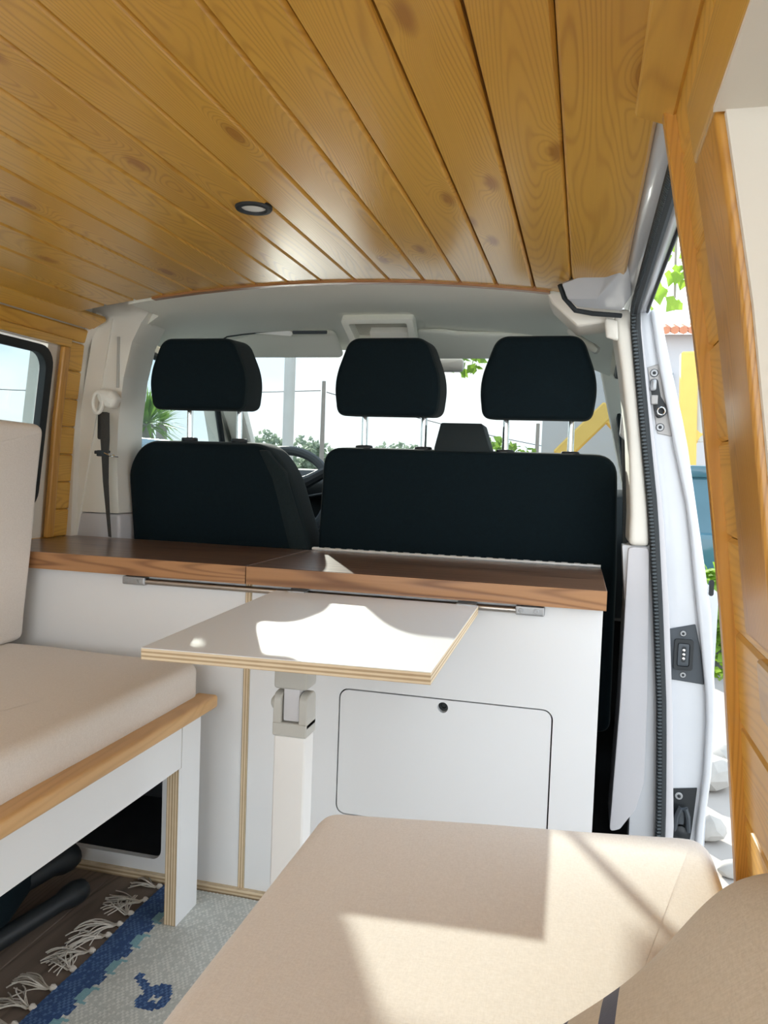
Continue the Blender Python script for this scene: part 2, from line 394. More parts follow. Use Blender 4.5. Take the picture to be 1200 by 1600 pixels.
def round_poly(pts, r, n=6):
    """round every corner of a polygon (ccw) by r (scalar or list)."""
    out = []; N = len(pts)
    for i in range(N):
        p0, p, p1 = Vector(pts[i - 1]), Vector(pts[i]), Vector(pts[(i + 1) % N])
        q = r[i] if isinstance(r, (list, tuple)) else r
        a = (p0 - p); b = (p1 - p); la, lb = a.length, b.length
        a.normalize(); b.normalize()
        ang = a.angle(b)
        t = min(q / max(1e-4, math.tan(ang / 2)), la * 0.49, lb * 0.49)
        for k in range(n + 1):
            s = k / n
            out.append(tuple((p + a * t) * (1 - s) ** 2 + p * 2 * s * (1 - s) + (p + b * t) * s ** 2))
    return out
def inset(pts, d):
    """move a ccw outline inwards by d."""
    N = len(pts); out = []
    for i in range(N):
        t = Vector(pts[(i + 1) % N]) - Vector(pts[i - 1])
        if t.length < 1e-9: out.append(pts[i]); continue
        t.normalize()
        out.append((pts[i][0] - t.y * d, pts[i][1] + t.x * d))
    return out
def pad(bm, outline, depth, r, T, crown=0.0, k=5, mat=0, side_mat=None):
    """a cushion: outline (local XY, ccw) of thickness depth (local Z 0..depth) with rounded rims and crowned faces."""
    layers = []
    for i in range(k + 1):
        a = 0.5 * PI * i / k; layers.append((r * (1 - math.sin(a)), r * (1 - math.cos(a))))
    for i in range(k + 1):
        a = 0.5 * PI * (1 - i / k); layers.append((r * (1 - math.sin(a)), depth - r * (1 - math.cos(a))))
    rings = []
    for d, z in layers:
        rings.append([bm.verts.new(T @ Vector((x, y, z))) for x, y in inset(outline, d)])
    n = len(outline)
    for li, (a, b) in enumerate(zip(rings, rings[1:])):
        for q in range(n):
            f = bm.faces.new((a[q], a[(q + 1) % n], b[(q + 1) % n], b[q]))
            f.material_index = side_mat if (side_mat is not None and abs(li - k) <= 2) else mat
    # crowned caps by concentric shrink rings
    cx = sum(p[0] for p in outline) / n; cy = sum(p[1] for p in outline) / n
    for ring, base, z0, sgn in ((rings[0], inset(outline, r), 0, -1), (rings[-1], inset(outline, r), depth, 1)):
        prev = ring
        for s in (0.8, 0.55, 0.28):
            cur = [bm.verts.new(T @ Vector((cx + (x - cx) * s, cy + (y - cy) * s, z0 + sgn * crown * (1 - s * s)))) for x, y in base]
            for q in range(n):
                vs = (prev[q], prev[(q + 1) % n], cur[(q + 1) % n], cur[q])
                bm.faces.new(vs if sgn > 0 else vs[::-1]).material_index = mat
            prev = cur
        c = bm.verts.new(T @ Vector((cx, cy, z0 + sgn * crown)))
        for q in range(n):
            vs = (prev[q], prev[(q + 1) % n], c)
            bm.faces.new(vs if sgn > 0 else vs[::-1]).material_index = mat
    bmesh.ops.recalc_face_normals(bm, faces=bm.faces[:])
def plate(bm, outer, holes, T, th, mat=0, edge_mat=None):
    """flat board with holes: local XY outline, thickness th along local Z."""
    loops = [outer] + holes
    flat = [p for l in loops for p in l]
    tris = tessellate_polygon([[Vector((x, y, 0)) for x, y in l] for l in loops])
    a = [bm.verts.new(T @ Vector((x, y, 0))) for x, y in flat]
    b = [bm.verts.new(T @ Vector((x, y, th))) for x, y in flat]
    for t in tris:
        try:
            bm.faces.new([a[i] for i in t]).material_index = mat; bm.faces.new([b[i] for i in t][::-1]).material_index = mat
        except ValueError: pass
    s = 0
    for l in loops:
        n = len(l)
        for i in range(n):
            j = (i + 1) % n
            bm.faces.new((a[s + i], a[s + j], b[s + j], b[s + i])).material_index = mat if edge_mat is None else edge_mat
        s += n
    bmesh.ops.recalc_face_normals(bm, faces=bm.faces[:])
def interp(tab, z):
    tab = sorted(tab)
    if z <= tab[0][0]: return tab[0][1]
    for (a, u), (b, v) in zip(tab, tab[1:]):
        if z <= b: return u + (v - u) * (z - a) / (b - a)
    return tab[-1][1]
XLT = [(0, -1.37), (0.45, -1.375), (0.71, -1.345), (1.0, -1.325), (1.21, -1.30), (1.262, -1.285)]
XRT = [(0, 0.165), (0.35, 0.172), (0.49, 0.165), (0.745, 0.139), (0.872, 0.122), (1.026, 0.10), (1.16, 0.075), (1.28, 0.053)]
def XL(z): return interp(XLT, z)
def XR(z): return interp(XRT, z)
def arch(x): return 1.332 - 0.030 * ((x + 0.58) / 0.47) ** 2
ZX = lambda o: frame(o, (1, 0, 0), (0, 0, 1))    # local XY = world XZ, local Z = -Y
def screw(parent, c, r, nrm=(0, -1, 0), mat='zinc'):
    bm = nb(); n = Vector(nrm).normalized(); x = n.orthogonal()
    T = frame(c, x, n.cross(x))
    lathe(bm, [(r, -0.001), (r, 0.0012), (r * 0.85, 0.002), (r * 0.5, 0.002), (r * 0.45, 0.0008), (r * 0.1, 0.0008)], T, 12)
    o = obj('screw', bm, M[mat], parent)
    bm = nb(); T2 = frame(Vector(c) + n * 0.0009, x, n.cross(x)); lathe(bm, [(r * 0.46, 0), (r * 0.46, 0.0012), (r * 0.40, 0.0014)], T2, 6); bm2 = bm
    lathe(bm, [(r * 1.14, -0.0016), (r * 1.14, -0.0004), (r * 1.05, -0.0004)], T2, 14)
    sp_ = obj('recess', bm, M['black_plastic'], o) if parent.type == 'EMPTY' else (bm.free(), None)[1]
    return o

# ================================================================== SETTING
# ---- floor
floor = obj('floor', (lambda b: (box(b, -1.40, 0.18, -0.56, 3.2, -0.03, -0.006), b)[1])(nb()), M['dark'], kind='structure')
k = 0
for i in range(11):
    x0 = -1.40 + 0.1475 * i
    ys = [-0.55, 0.15 + 0.37 * (i % 3), 1.53]
    for y0, y1 in zip(ys, ys[1:]):
        bm = nb(); box(bm, x0 + 0.0006, min(x0 + 0.1469, 0.18), y0 + 0.0006, y1 - 0.0006, -0.006, 0.0)
        obj('plank', bm, M['vinyl'], floor, bevel=0.0012, seg=1)
# ---- ceiling: dark backing and one object per board
ceil = sempty('ceiling')
bm = nb()
pts = [(-1.42 + 0.076 * i) for i in range(21)]
outl = [(x, arch(x) + 0.012) for x in pts] + [(x, arch(x) + 0.10) for x in pts[::-1]]
prism(bm, outl, lambda x, z: Vector((x, -0.56, z)), lambda x, z: Vector((x, 1.73, z)))
obj('roof_panel', bm, M['pine_back'], ceil)
W0 = 0.0799
prof = [(-W0 / 2 + 0.0013, 0.012), (-W0 / 2 + 0.0013, 0.0060), (-W0 / 2 + 0.0018, 0.0050), (-W0 / 2 + 0.0045, 0.0), (W0 / 2 - 0.0045, 0.0), (W0 / 2 - 0.0018, 0.0050), (W0 / 2 - 0.0013, 0.0060), (W0 / 2 - 0.0013, 0.012)]
shared = {}
def board(y0, y1, parent, name='plank', mat='pine_y'):
    key = (y0, y1, mat)
    if key not in shared:
        bm = nb(); prism(bm, prof, lambda x, z: Vector((x, y0, z)), lambda x, z: Vector((x, y1, z)))
        o = obj(name, bm, M[mat], parent, ang=20); shared[key] = o.data; return o
    o = bpy.data.objects.new(name, shared[key]); COL.objects.link(o); o.parent = parent; ORG[o.name] = Vector((0, 0, 0)); return o
for k in range(0, 15):
    xr = -0.043 - W0 * k; xl = xr - W0
    zc = (arch(xr) + arch(xl)) / 2; sl = math.atan2(arch(xr) - arch(xl), W0)
    o = board(-0.55, 1.725, ceil)
    o.location = ((xl + xr) / 2, 0, zc); o.rotation_euler = (0, -sl, 0)
# cove boards between ceiling and walls
def strip_board(name, a, b, y0, y1, th, mat, parent):
    """a board whose face runs from a=(x,z) to b=(x,z), thickness th away from the room."""
    d = Vector((b[0] - a[0], 0, b[1] - a[1])); w = d.length; d.normalize()
    n = Vector((d.z, 0, -d.x))
    if n.dot(Vector((-0.58 - a[0], 0, 0.8 - a[1]))) > 0: n = -n
    pr = [(0.0006, th), (0.0006, 0.0035), (0.004, 0), (w - 0.004, 0), (w - 0.0006, 0.0035), (w - 0.0006, th)]
    f = lambda y: (lambda u, v: Vector((a[0], y, a[1])) + d * u + n * v)
    bm = nb(); prism(bm, pr, f(y0), f(y1))
    return obj(name, bm, M[mat], parent, ang=20)
strip_board('plank', (-1.238, arch(-1.238)), (-1.287, 1.248), -0.55, 1.845, 0.012, 'pine_y', ceil)
strip_board('plank', (-0.0435, arch(-0.0435)), (0.056, arch(0.056)), -0.55, 1.60, 0.012, 'pine_y', ceil)
strip_board('plank', (0.030, arch(0.036) - 0.012), (0.070, 1.254), -0.55, 0.845, 0.012, 'pine_y', ceil)
# reddish strip that closes the ceiling at the front
bm = nb()
xs = [-1.035 + 0.945 * i / 24 for i in range(25)]
outl = [(x, arch(x) - 0.005) for x in xs] + [(x, arch(x) + 0.012) for x in xs[::-1]]
prism(bm, outl, lambda x, z: Vector((x, 1.722, z)), lambda x, z: Vector((x, 1.742, z)))
obj('trim_1', bm, M['pine_x'], None, bevel=0.001, seg=1, kind='structure')

# ---- left wall
wl = sempty('wall_left')
bm = nb()
zs = [0.0, 0.3, 0.45, 0.71, 0.8]
def wall_plate(bm, xf, y0, y1, zz, t):
    for a, b in zip(zz, zz[1:]):
        vs = []
        for y in (y0, y1):
            for z in (a, b):
                vs.append(bm.verts.new((xf(z), y, z))); vs.append(bm.verts.new((xf(z) + t, y, z)))
        p = vs  # y0a in/out, y0b in/out, y1a in/out, y1b in/out
        for q in ((0, 2, 6, 4), (1, 5, 7, 3), (0, 4, 5, 1), (2, 3, 7, 6), (0, 1, 3, 2), (4, 6, 7, 5)):
            bm.faces.new([p[i] for i in q])
    bmesh.ops.recalc_face_normals(bm, faces=bm.faces[:])
XLs = lambda z: XL(z) - 0.012
wall_plate(bm, XLs, -0.56, 1.87, [-0.03, 0.3, 0.45, 0.71, 0.80], -0.05)
wall_plate(bm, XLs, -0.56, 1.87, [1.192, 1.262, 1.36], -0.05)
wall_plate(bm, XLs, 1.712, 1.87, [0.80, 1.0, 1.192], -0.05)
wall_plate(bm, XLs, -0.56, 0.55, [0.80, 1.0, 1.192], -0.05)
obj('side_panel', bm, M['cream'], wl)
def wplank(z0, z1, y0, y1, X, side, parent, th=0.012, mat='pine_w'):
    return strip_board('plank', (X(z0), z0), (X(z1), z1), y0, y1, th, mat, parent)
zb = [1.248, 1.21] + [1.21 - 0.073 * i for i in range(1, 8)]
wplank(1.212, 1.248, -0.55, 1.838, XL, -1, wl)
for a, b in zip(zb[1:], zb[2:]): wplank(b, a, 1.76, 1.838, XL, -1, wl)
for i in range(9): wplank(0.02 + 0.0755 * i, 0.02 + 0.0755 * (i + 1), -0.55, 1.803 if 0.02 + 0.0755 * (i + 1) > 0.69 else 1.49, XL, -1, wl)
# window casing on the left wall
def casing(name, X, y0, y1, z0, z1, proud, parent, mat, sgn, bev=0.005):
    n = max(2, int((z1 - z0) / 0.06))
    bm = nb(); prev = None
    zz = [z0 + (z1 - z0) * i / n for i in range(n + 1)]
    for z in zz:
        r = [bm.verts.new((X(z) + sgn * p, y, z)) for p, y in ((0.002, y0), (-proud, y0), (-proud, y1), (0.002, y1))]
        if prev:
            for k in range(4): bm.faces.new((prev[k], prev[(k + 1) % 4], r[(k + 1) % 4], r[k]))
        else: bm.faces.new(r[::-1])
        prev = r
    bm.faces.new(prev); bmesh.ops.recalc_face_normals(bm, faces=bm.faces[:])
    return obj(name, bm, M[mat], parent, bevel=bev, seg=3, ang=40)
tl_ = sempty('trim_2')
casing('upright_casing', XL, 1.745, 1.772, 0.70, 1.192, 0.012, tl_, 'pine_z', -1)
casing('head_casing', XL, -0.55, 1.774, 1.192, 1.213, 0.012, tl_, 'pine_y', -1)
# left window: rubber frame with rounded corners, pane
w1 = sempty('window_1')
TW = frame((-1.452, 0.0, 0.0), (0, 1, 0), (0.115, 0, 1))
bm = nb(); plate(bm, rrect(0.56, 1.716, 0.78, 1.193, 0.05), [rrect(0.585, 1.690, 0.805, 1.172, 0.04)], TW, 0.02)
obj('rubber_frame', bm, M['black_rubber'], w1, bevel=0.003, seg=2)
bm = nb(); plate(bm, rrect(0.58, 1.695, 0.80, 1.177, 0.04), [], frame((-1.460, 0, 0), (0, 1, 0), (0.115, 0, 1)), 0.004)
obj('pane', bm, M['glass_side'], w1)

# ---- right wall behind the sliding door opening
wr = sempty('wall_right')
XRs = lambda z: XR(z) + 0.012
bm = nb()
wall_plate(bm, lambda z: XRs(z) + 0.012, -0.56, 0.83, [-0.03, 0.35, 0.49, 0.745, 0.775], 0.05)
wall_plate(bm, lambda z: XRs(z) + 0.012, -0.56, 0.83, [1.168, 1.28, 1.36], 0.05)
wall_plate(bm, lambda z: XRs(z) + 0.012, 0.605, 0.83, [0.775, 0.872, 1.026, 1.155], 0.05)
obj('side_panel', bm, M['pine_back'], wr)
XRp = lambda z: XR(z) + 0.012
zr = [0.575 + 0.0915 * i for i in range(8)]
for i in range(-6, 8):
    a = 0.575 + 0.0915 * i; b = a + 0.0915
    hidden = a > 0.75
    wplank(a, min(b, 1.262), 0.61 if hidden else -0.55, 0.822, XRp, 1, wr)
wplank(1.17, 1.262, -0.55, 0.608, XRp, 1, wr)
# closing post board at the door opening and window casing
tr_ = sempty('trim_3')
bm = nb(); prev = None
for i in range(24):
    z = 0.02 + (1.262 - 0.02) * i / 23
    r = [bm.verts.new(p) for p in ((XR(z) + 0.0005, 0.820, z), (XR(z) + 0.0005, 0.836, z), (XR(z) + 0.03, 0.836, z), (XR(z) + 0.03, 0.822, z))]
    if prev:
        for k in range(4): bm.faces.new((prev[k], prev[(k + 1) % 4], r[(k + 1) % 4], r[k]))
    else: bm.faces.new(r[::-1])
    prev = r
bm.faces.new(prev); bmesh.ops.recalc_face_normals(bm, faces=bm.faces[:])
obj('post_board', bm, M['pine_z'], tr_, bevel=0.0015, seg=1, ang=40)
casing('upright_casing', XRp, 0.605, 0.712, 0.775, 1.165, 0.010, tr_, 'pine_z', 1, bev=0.006)
casing('head_casing', XRp, -0.55, 0.712, 1.165, 1.215, 0.010, tr_, 'pine_y', 1, bev=0.006)
casing('sill_casing', XRp, -0.55, 0.598, 0.735, 0.78, 0.024, tr_, 'pine_y', 1, bev=0.006)
# blind over the right window, set back in its reveal
w3 = sempty('window_2')
bm = nb(); wall_plate(bm, lambda z: XR(z) + 0.035, -0.55, 0.60, [0.772, 0.872, 1.026, 1.16], 0.006)
obj('blind', bm, M['cream_warm'], w3)
bm = nb()
for z in (1.160, 0.772):
    vs = [bm.verts.new(p) for p in ((XR(z) + 0.0, -0.55, z), (XR(z) + 0.0, 0.60, z), (XR(z) + 0.045, 0.60, z), (XR(z) + 0.045, -0.55, z), (XR(z) + 0.0, -0.55, z + .004), (XR(z) + 0.0, 0.60, z + .004), (XR(z) + 0.045, 0.60, z + .004), (XR(z) + 0.045, -0.55, z + .004))]
    for f in ((3, 2, 1, 0), (4, 5, 6, 7), (0, 1, 5, 4), (1, 2, 6, 5), (2, 3, 7, 6), (3, 0, 4, 7)): bm.faces.new([vs[i] for i in f])
for za, zb_ in ((0.776, 0.872), (0.872, 1.026), (1.026, 1.160)):
    vs = [bm.verts.new(p) for z in (za, zb_) for p in ((XR(z) + 0.008, 0.597, z), (XR(z) + 0.045, 0.597, z), (XR(z) + 0.045, 0.604, z), (XR(z) + 0.008, 0.604, z))]
    for f in ((3, 2, 1, 0), (4, 5, 6, 7), (0, 1, 5, 4), (1, 2, 6, 5), (2, 3, 7, 6), (3, 0, 4, 7)): bm.faces.new([vs[i] for i in f])
obj('reveal', bm, M['cream_warm'], w3)

# ---- left B-pillar: white steel strip and cream plastic cover
bm = nb()
prism(bm, [(-1.368, 0.66), (-1.333, 0.66), (-1.322, 1.039), (-1.305, 1.208), (-1.264, 1.275), (-1.266, 1.296), (-1.300, 1.267), (-1.312, 1.21), (-1.328, 1.039), (-1.345, 0.9)][::1],
      lambda x, z: Vector((x, 1.838, z)), lambda x, z: Vector((x, 1.90, z)))
obj('trim_4', bm, M['cream_warm'], None, bevel=0.004, seg=2, kind='structure')
bp_ = sempty('trim_5')
cover = [(-1.352, 0.765), (-1.206, 0.765), (-1.214, 0.906), (-1.212, 1.009), (-1.199, 1.128), (-1.176, 1.221), (-1.150, 1.271), (-1.112, 1.318), (-1.108, 1.365), (-1.19, 1.368), (-1.254, 1.362), (-1.300, 1.345), (-1.296, 1.179), (-1.317, 1.041), (-1.339, 0.868)]
bm = nb(); prism(bm, round_poly(cover, 0.004, 2), lambda x, z: Vector((x, 1.866, z)), lambda x, z: Vector((x, 1.985, z)))
obj('pillar_cover', bm, M['cream'], bp_, bevel=0.013, seg=4, ang=50)
bm = nb(); prism(bm, [(-1.352, 0.45), (-1.19, 0.45), (-1.204, 0.763), (-1.350, 0.763)], lambda x, z: Vector((x, 1.866, z)), lambda x, z: Vector((x, 1.985, z)))
obj('lower_cover', bm, M['grey_plastic'], bp_, bevel=0.010, seg=3, ang=50)
bm = nb(); box(bm, -1.206, -1.199, 1.861, 1.868, 1.10, 1.235, T=Matrix.Translation((-0.012, 0, 0)))
obj('slot_rib', bm, M['grey_joint'], bp_, bevel=0.002)
bm = nb(); plate(bm, rrect(-1.272, -1.240, 0.962, 1.035, 0.006), [], ZX((0, 1.866, 0)), 0.004)
obj('belt_recess', bm, M['black_plastic'], bp_)

# ---- cab shell: headliner, doors, pillars, windscreen, bulkheads
cab = sempty('ceiling_cab')
bm = nb()
NX, NY = 26, 12
grid = []
def hl(x, y):
    s = (y - 1.735) / (2.30 - 1.735)
    top = arch(x) - 0.004
    e = abs(x + 0.58) / 0.62
    head = 1.268 - 0.05 * min(1, e) ** 3
    z = top + (head - top) * s ** 5
    if e > 0.86: z -= 0.16 * (e - 0.86)
    return z
for j in range(NY + 1):
    y = 1.735 + (2.30 - 1.735) * j / NY
    xl_ = -1.104 if y < 1.90 else -1.215
    grid.append([bm.verts.new((xl_ + (0.055 - xl_) * i / NX, y, hl(xl_ + (0.055 - xl_) * i / NX, y))) for i in range(NX + 1)])
for j in range(NY):
    for i in range(NX): bm.faces.new((grid[j][i], grid[j][i + 1], grid[j + 1][i + 1], grid[j + 1][i]))
r_ = bmesh.ops.extrude_face_region(bm, geom=bm.faces[:])
bmesh.ops.translate(bm, verts=[v for v in r_['geom'] if isinstance(v, bmesh.types.BMVert)], vec=(0, 0, 0.07))
bmesh.ops.recalc_face_normals(bm, faces=bm.faces[:])
obj('headliner', bm, M['headliner'], cab, ang=40)
# cab walls: left and right doors with window openings
def cab_door(name, sgn, xl, glassname):
    d = sempty(name)
    # local frame: x along Y, y up, leaning inwards
    T = frame((xl, 0, 0.0), (0, 1, 0), (-sgn * 0.17, 0, 1))
    z0 = 0.35
    win = round_poly([(1.93, 0.70), (2.80, 0.76), (2.46, 1.222), (1.95, 1.24)], [0.03, 0.06, 0.05, 0.05], 4)
    bm = nb(); plate(bm, [(1.86, z0), (3.2, z0), (3.2, 0.80), (2.40, 1.29), (1.86, 1.30)], [win], T, 0.05 if sgn > 0 else -0.05)
    obj('door_panel', bm, M['cream'], d, ang=30)
    bm = nb(); ring = [T @ Vector((a, b, 0.006 if sgn < 0 else -0.006)) for a, b in win]
    tube(bm, ring, 0.011, 8, closed=True); obj('window_seal', bm, M['black_rubber'], d)
    bm = nb(); plate(bm, inset(win, 0.002), [], T, 0.004); obj('pane', bm, M['glass_side'], d)
    return d
cab_door('door_1', -1, -1.45, 'pane')
cab_door('door_2', 1, 0.29, 'pane')
# A-pillars
ap = sempty('trim_6')
for s, xt, xb in ((-1, -1.155, -1.30), (1, 0.055, 0.19)):
    bm = nb()
    p0, p1 = Vector((xt, 2.33, 1.262)), Vector((xb, 3.0, 0.80))
    for a, b, w in ((p0, p1, 0.036),):
        d = (b - a).normalized(); sd = d.cross(Vector((0, 0, 1))).normalized(); upv = sd.cross(d)
        vs = []
        for q in (a - d * 0.06, b):
            for u, v in ((-w, -0.02), (w, -0.02), (w, 0.04), (-w, 0.04)): vs.append(bm.verts.new(q + sd * u + upv * v))
        for f in ((0, 1, 2, 3), (7, 6, 5, 4), (0, 4, 5, 1), (1, 5, 6, 2), (2, 6, 7, 3), (3, 7, 4, 0)): bm.faces.new([vs[i] for i in f])
        bmesh.ops.recalc_face_normals(bm, faces=bm.faces[:])
    obj('pillar_cover', bm, M['cream'], ap, bevel=0.015, seg=3)
# windscreen
ws = sempty('window_3')
bm = nb(); cols = []
for i in range(13):
    s = i / 12
    bow = 1 - (2 * s - 1) ** 2
    xt = -1.19 + 1.265 * s; xb = -1.34 + 1.56 * s
    cols.append([bm.verts.new((xt, 2.285 + 0.05 * bow, 1.278)), bm.verts.new((xb, 2.95 + 0.14 * bow, 0.80))])
for a, b in zip(cols, cols[1:]): bm.faces.new((a[0], b[0], b[1], a[1]))
obj('pane', bm, M['glass'], ws)
# roof skin, cowl and bulkhead that close the cab from outside
bs = sempty('wall_front')
bm = nb()
box(bm, -1.40, 0.115, 1.70, 2.27, 1.375, 1.42)
obj('roof_skin', bm, M['steel_white'], bs)
bm = nb(); box(bm, -1.40, 0.24, 3.06, 3.095, -0.03, 0.80)
obj('bulkhead', bm, M['dark'], bs)
bm = nb(); box(bm, -1.42, 0.26, 3.10, 4.05, 0.30, 0.79); obj('bonnet', bm, M['steel_white'], bs, bevel=0.06, seg=3)  # out of view; enlarged so sun bounces off it up to the headliner
bm = nb(); box(bm, -1.47, -1.40, 1.86, 3.2, -0.1, 0.66); box(bm, 0.24, 0.30, 1.86, 3.2, -0.1, 0.66); obj('lower_door_skin', bm, M['steel_white'], bs)

# ---- right B-pillar with its striker face
ZP = [1.267, 1.133, 0.999, 0.838, 0.634, 0.430, 0.292, 0.167]
def cv(v): return [(z, x) for z, x in zip(ZP, v)]
C_trim = cv([0.039, 0.064, 0.085, 0.097, 0.099, 0.096, 0.094, 0.092])
C_si = cv([0.077, 0.094, 0.112, 0.134, 0.152, 0.173, 0.180, 0.185])
C_so = cv([0.087, 0.107, 0.126, 0.151, 0.173, 0.187, 0.194, 0.199])
C_fl = cv([0.095, 0.116, 0.137, 0.164, 0.186, 0.203, 0.211, 0.219])
C_re = cv([0.119, 0.145, 0.176, 0.216, 0.245, 0.275, 0.276, 0.267])
C_li = cv([0.135, 0.167, 0.202, 0.232, 0.270, 0.290, 0.289, 0.280])
bpr = sempty('trim_7')
def ribbon(name, A, B, za, zb, y0, y1, mat, parent, bev=0.004, n=22, seg=2):
    bm = nb(); prev = None
    for i in range(n + 1):
        z = za + (zb - za) * i / n
        a = interp(A, z) if not callable(A) else A(z); b = interp(B, z) if not callable(B) else B(z)
        r = [bm.verts.new(p) for p in ((a, y0, z), (b, y0, z), (b, y1, z), (a, y1, z))]
        if prev:
            for k in range(4): bm.faces.new((prev[k], prev[(k + 1) % 4], r[(k + 1) % 4], r[k]))
        else: bm.faces.new(r[::-1])
        prev = r
    bm.faces.new(prev); bmesh.ops.recalc_face_normals(bm, faces=bm.faces[:])
    return obj(name, bm, M[mat], parent, bevel=bev, seg=seg, ang=40)
ribbon('upper_cover', C_trim, lambda z: interp(C_si, z) - 0.001, 0.765, 1.262, 1.735, 1.90, 'cream', bpr, 0.018, seg=4)
# grey lower cover with its rounded foot
lo = [(0.097, 0.762), (0.096, 0.42), (0.088, 0.142), (0.110, 0.152), (0.140, 0.20), (0.154, 0.26), (0.152, 0.43), (0.146, 0.6), (0.139, 0.762)]
bm = nb(); prism(bm, round_poly(lo, 0.010, 3), lambda x, z: Vector((x, 1.738, z)), lambda x, z: Vector((x, 1.875, z)))
obj('lower_cover', bm, M['grey_plastic'], bpr, bevel=0.012, seg=4, ang=50)
ribbon('inner_flange', lambda z: interp(C_si, z) - 0.056, lambda z: interp(C_si, z) + 0.004, 0.0, 0.765, 1.752, 1.80, 'steel_white', bpr)
ribbon('grey_flange', lambda z: interp(C_so, z) - 0.003, C_fl, 0.0, 1.262, 1.738, 1.80, 'grey_plastic', bpr)
ribbon('striker_face', lambda z: interp(C_fl, z) - 0.003, C_re, 0.0, 1.268, 1.765, 1.80, 'steel_white', bpr)
ribbon('outer_lip', lambda z: interp(C_re, z) - 0.002, C_li, 0.0, 1.262, 1.748, 1.80, 'steel_white', bpr, 0.006, seg=3)
bm = nb(); plate(bm, rrect(0.262, 0.272, 0.668, 0.702, 0.005), [], ZX((0, 1.7478, 0)), 0.001); obj('drain_plug', bm, M['black_rubber'], bpr)
# top rail of the door opening
def rail(name, pr, y0, y1, mat, parent, bev=0.002):
    bm = nb(); prism(bm, pr, lambda x, z: Vector((x, y0, z)), lambda x, z: Vector((x, y1, z)))
    return obj(name, bm, M[mat], parent, bevel=bev, seg=2, ang=40)
rail('top_rail', [(0.052, 1.30), (0.056, 1.285), (0.068, 1.272), (0.078, 1.268), (0.084, 1.30)], 0.83, 1.80, 'steel_white', bpr)
rail('rail_flange', [(0.092, 1.262), (0.100, 1.258), (0.110, 1.259), (0.113, 1.30), (0.090, 1.30)], 0.83, 1.80, 'steel_white', bpr)
rail('gutter', [(0.1085, 1.2575), (0.1125, 1.2555), (0.1155, 1.259), (0.112, 1.2605)], 0.83, 1.76, 'black_rubber', bpr, 0.0008)
# painted roof corner brace
bm = nb()
br = [Vector(p) for p in ((-0.062, 1.62, 1.288), (-0.050, 1.64, 1.262), (-0.030, 1.66, 1.250), (0.058, 1.70, 1.249), (0.072, 1.62, 1.262), (0.060, 1.46, 1.288), (0.030, 1.52, 1.296))]
top = [p + Vector((0, 0.10, 0.04)) for p in br]
a = [bm.verts.new(p) for p in br]; b = [bm.verts.new(p) for p in top]
c = bm.verts.new((0.012, 1.60, 1.262))
for i in range(7):
    j = (i + 1) % 7
    bm.faces.new((a[i], a[j], b[j], b[i])); bm.faces.new((a[j], a[i], c))
bm.faces.new(b); bmesh.ops.recalc_face_normals(bm, faces=bm.faces[:])
obj('corner_brace', bm, M['steel_white'], bpr, bevel=0.004, seg=2, ang=25)
bm = nb(); tube(bm, [(-0.066, 1.635, 1.290), (-0.057, 1.652, 1.268), (-0.034, 1.672, 1.246), (0.0, 1.69, 1.243), (0.058, 1.712, 1.242)], 0.005, 8)
obj('brace_gasket', bm, M['black_rubber'], bpr)
bm = nb(); pad(bm, round_poly([(0.030, 1.20), (0.056, 1.192), (0.052, 1.234), (0.024, 1.244)], 0.006, 3), 0.012, 0.005, ZX((0, 1.735, 0)), 0.001, k=3)
obj('cap', bm, M['cream'], bpr)
bm = nb(); prism(bm, [(-0.10, 1.305), (-0.085, 1.275), (-0.03, 1.225), (0.04, 1.235), (0.058, 1.25), (0.03, 1.30)], lambda x, z: Vector((x, 1.736, z)), lambda x, z: Vector((x, 1.86, z)))
obj('corner_cover', bm, M['cream'], bpr, bevel=0.008, seg=3)
# ribbed door seal as one rubber profile with its ribs
sl = sempty('trim_8')
path = [Vector((0.085, y, 1.259)) for y in (0.84, 1.1, 1.35, 1.55, 1.66)] + [Vector((0.0855, 1.715, 1.252))] + [Vector(((interp(C_si, z) + interp(C_so, z)) / 2, 1.735, z)) for z in [1.22 - 0.06 * i for i in range(21)]]
bm = nb(); tube(bm, path, 0.0105, 10); obj('rubber_profile', bm, M['black_rubber'], sl)
bm = nb()
dense = []
for p, q in zip(path, path[1:]):
    n = max(1, int((q - p).length / 0.0075))
    dense += [(p.lerp(q, i / n), (q - p).normalized()) for i in range(n)]
for p, d in dense:
    x = d.cross(Vector((-0.3, 1, 0.35))).normalized(); y = d.cross(x)
    off = Vector((-0.003, -0.0075, -0.0045 if abs(d.z) < 0.5 else 0))
    T = frame(p + off, x, d)
    box(bm, -0.0055, 0.0055, -0.0018, 0.0018, -0.0035, 0.0035, T=T)
obj('rib', bm, M['seal_rib'], sl, shade=False, kind='stuff')

# ---- toe strip below the cabinets
bm = nb(); box(bm, -1.36, 0.045, 1.488, 1.505, 0.0, 0.016); obj('baseboard_front', bm, M['ply_zz'], None, bevel=0.001, seg=1, kind='structure')

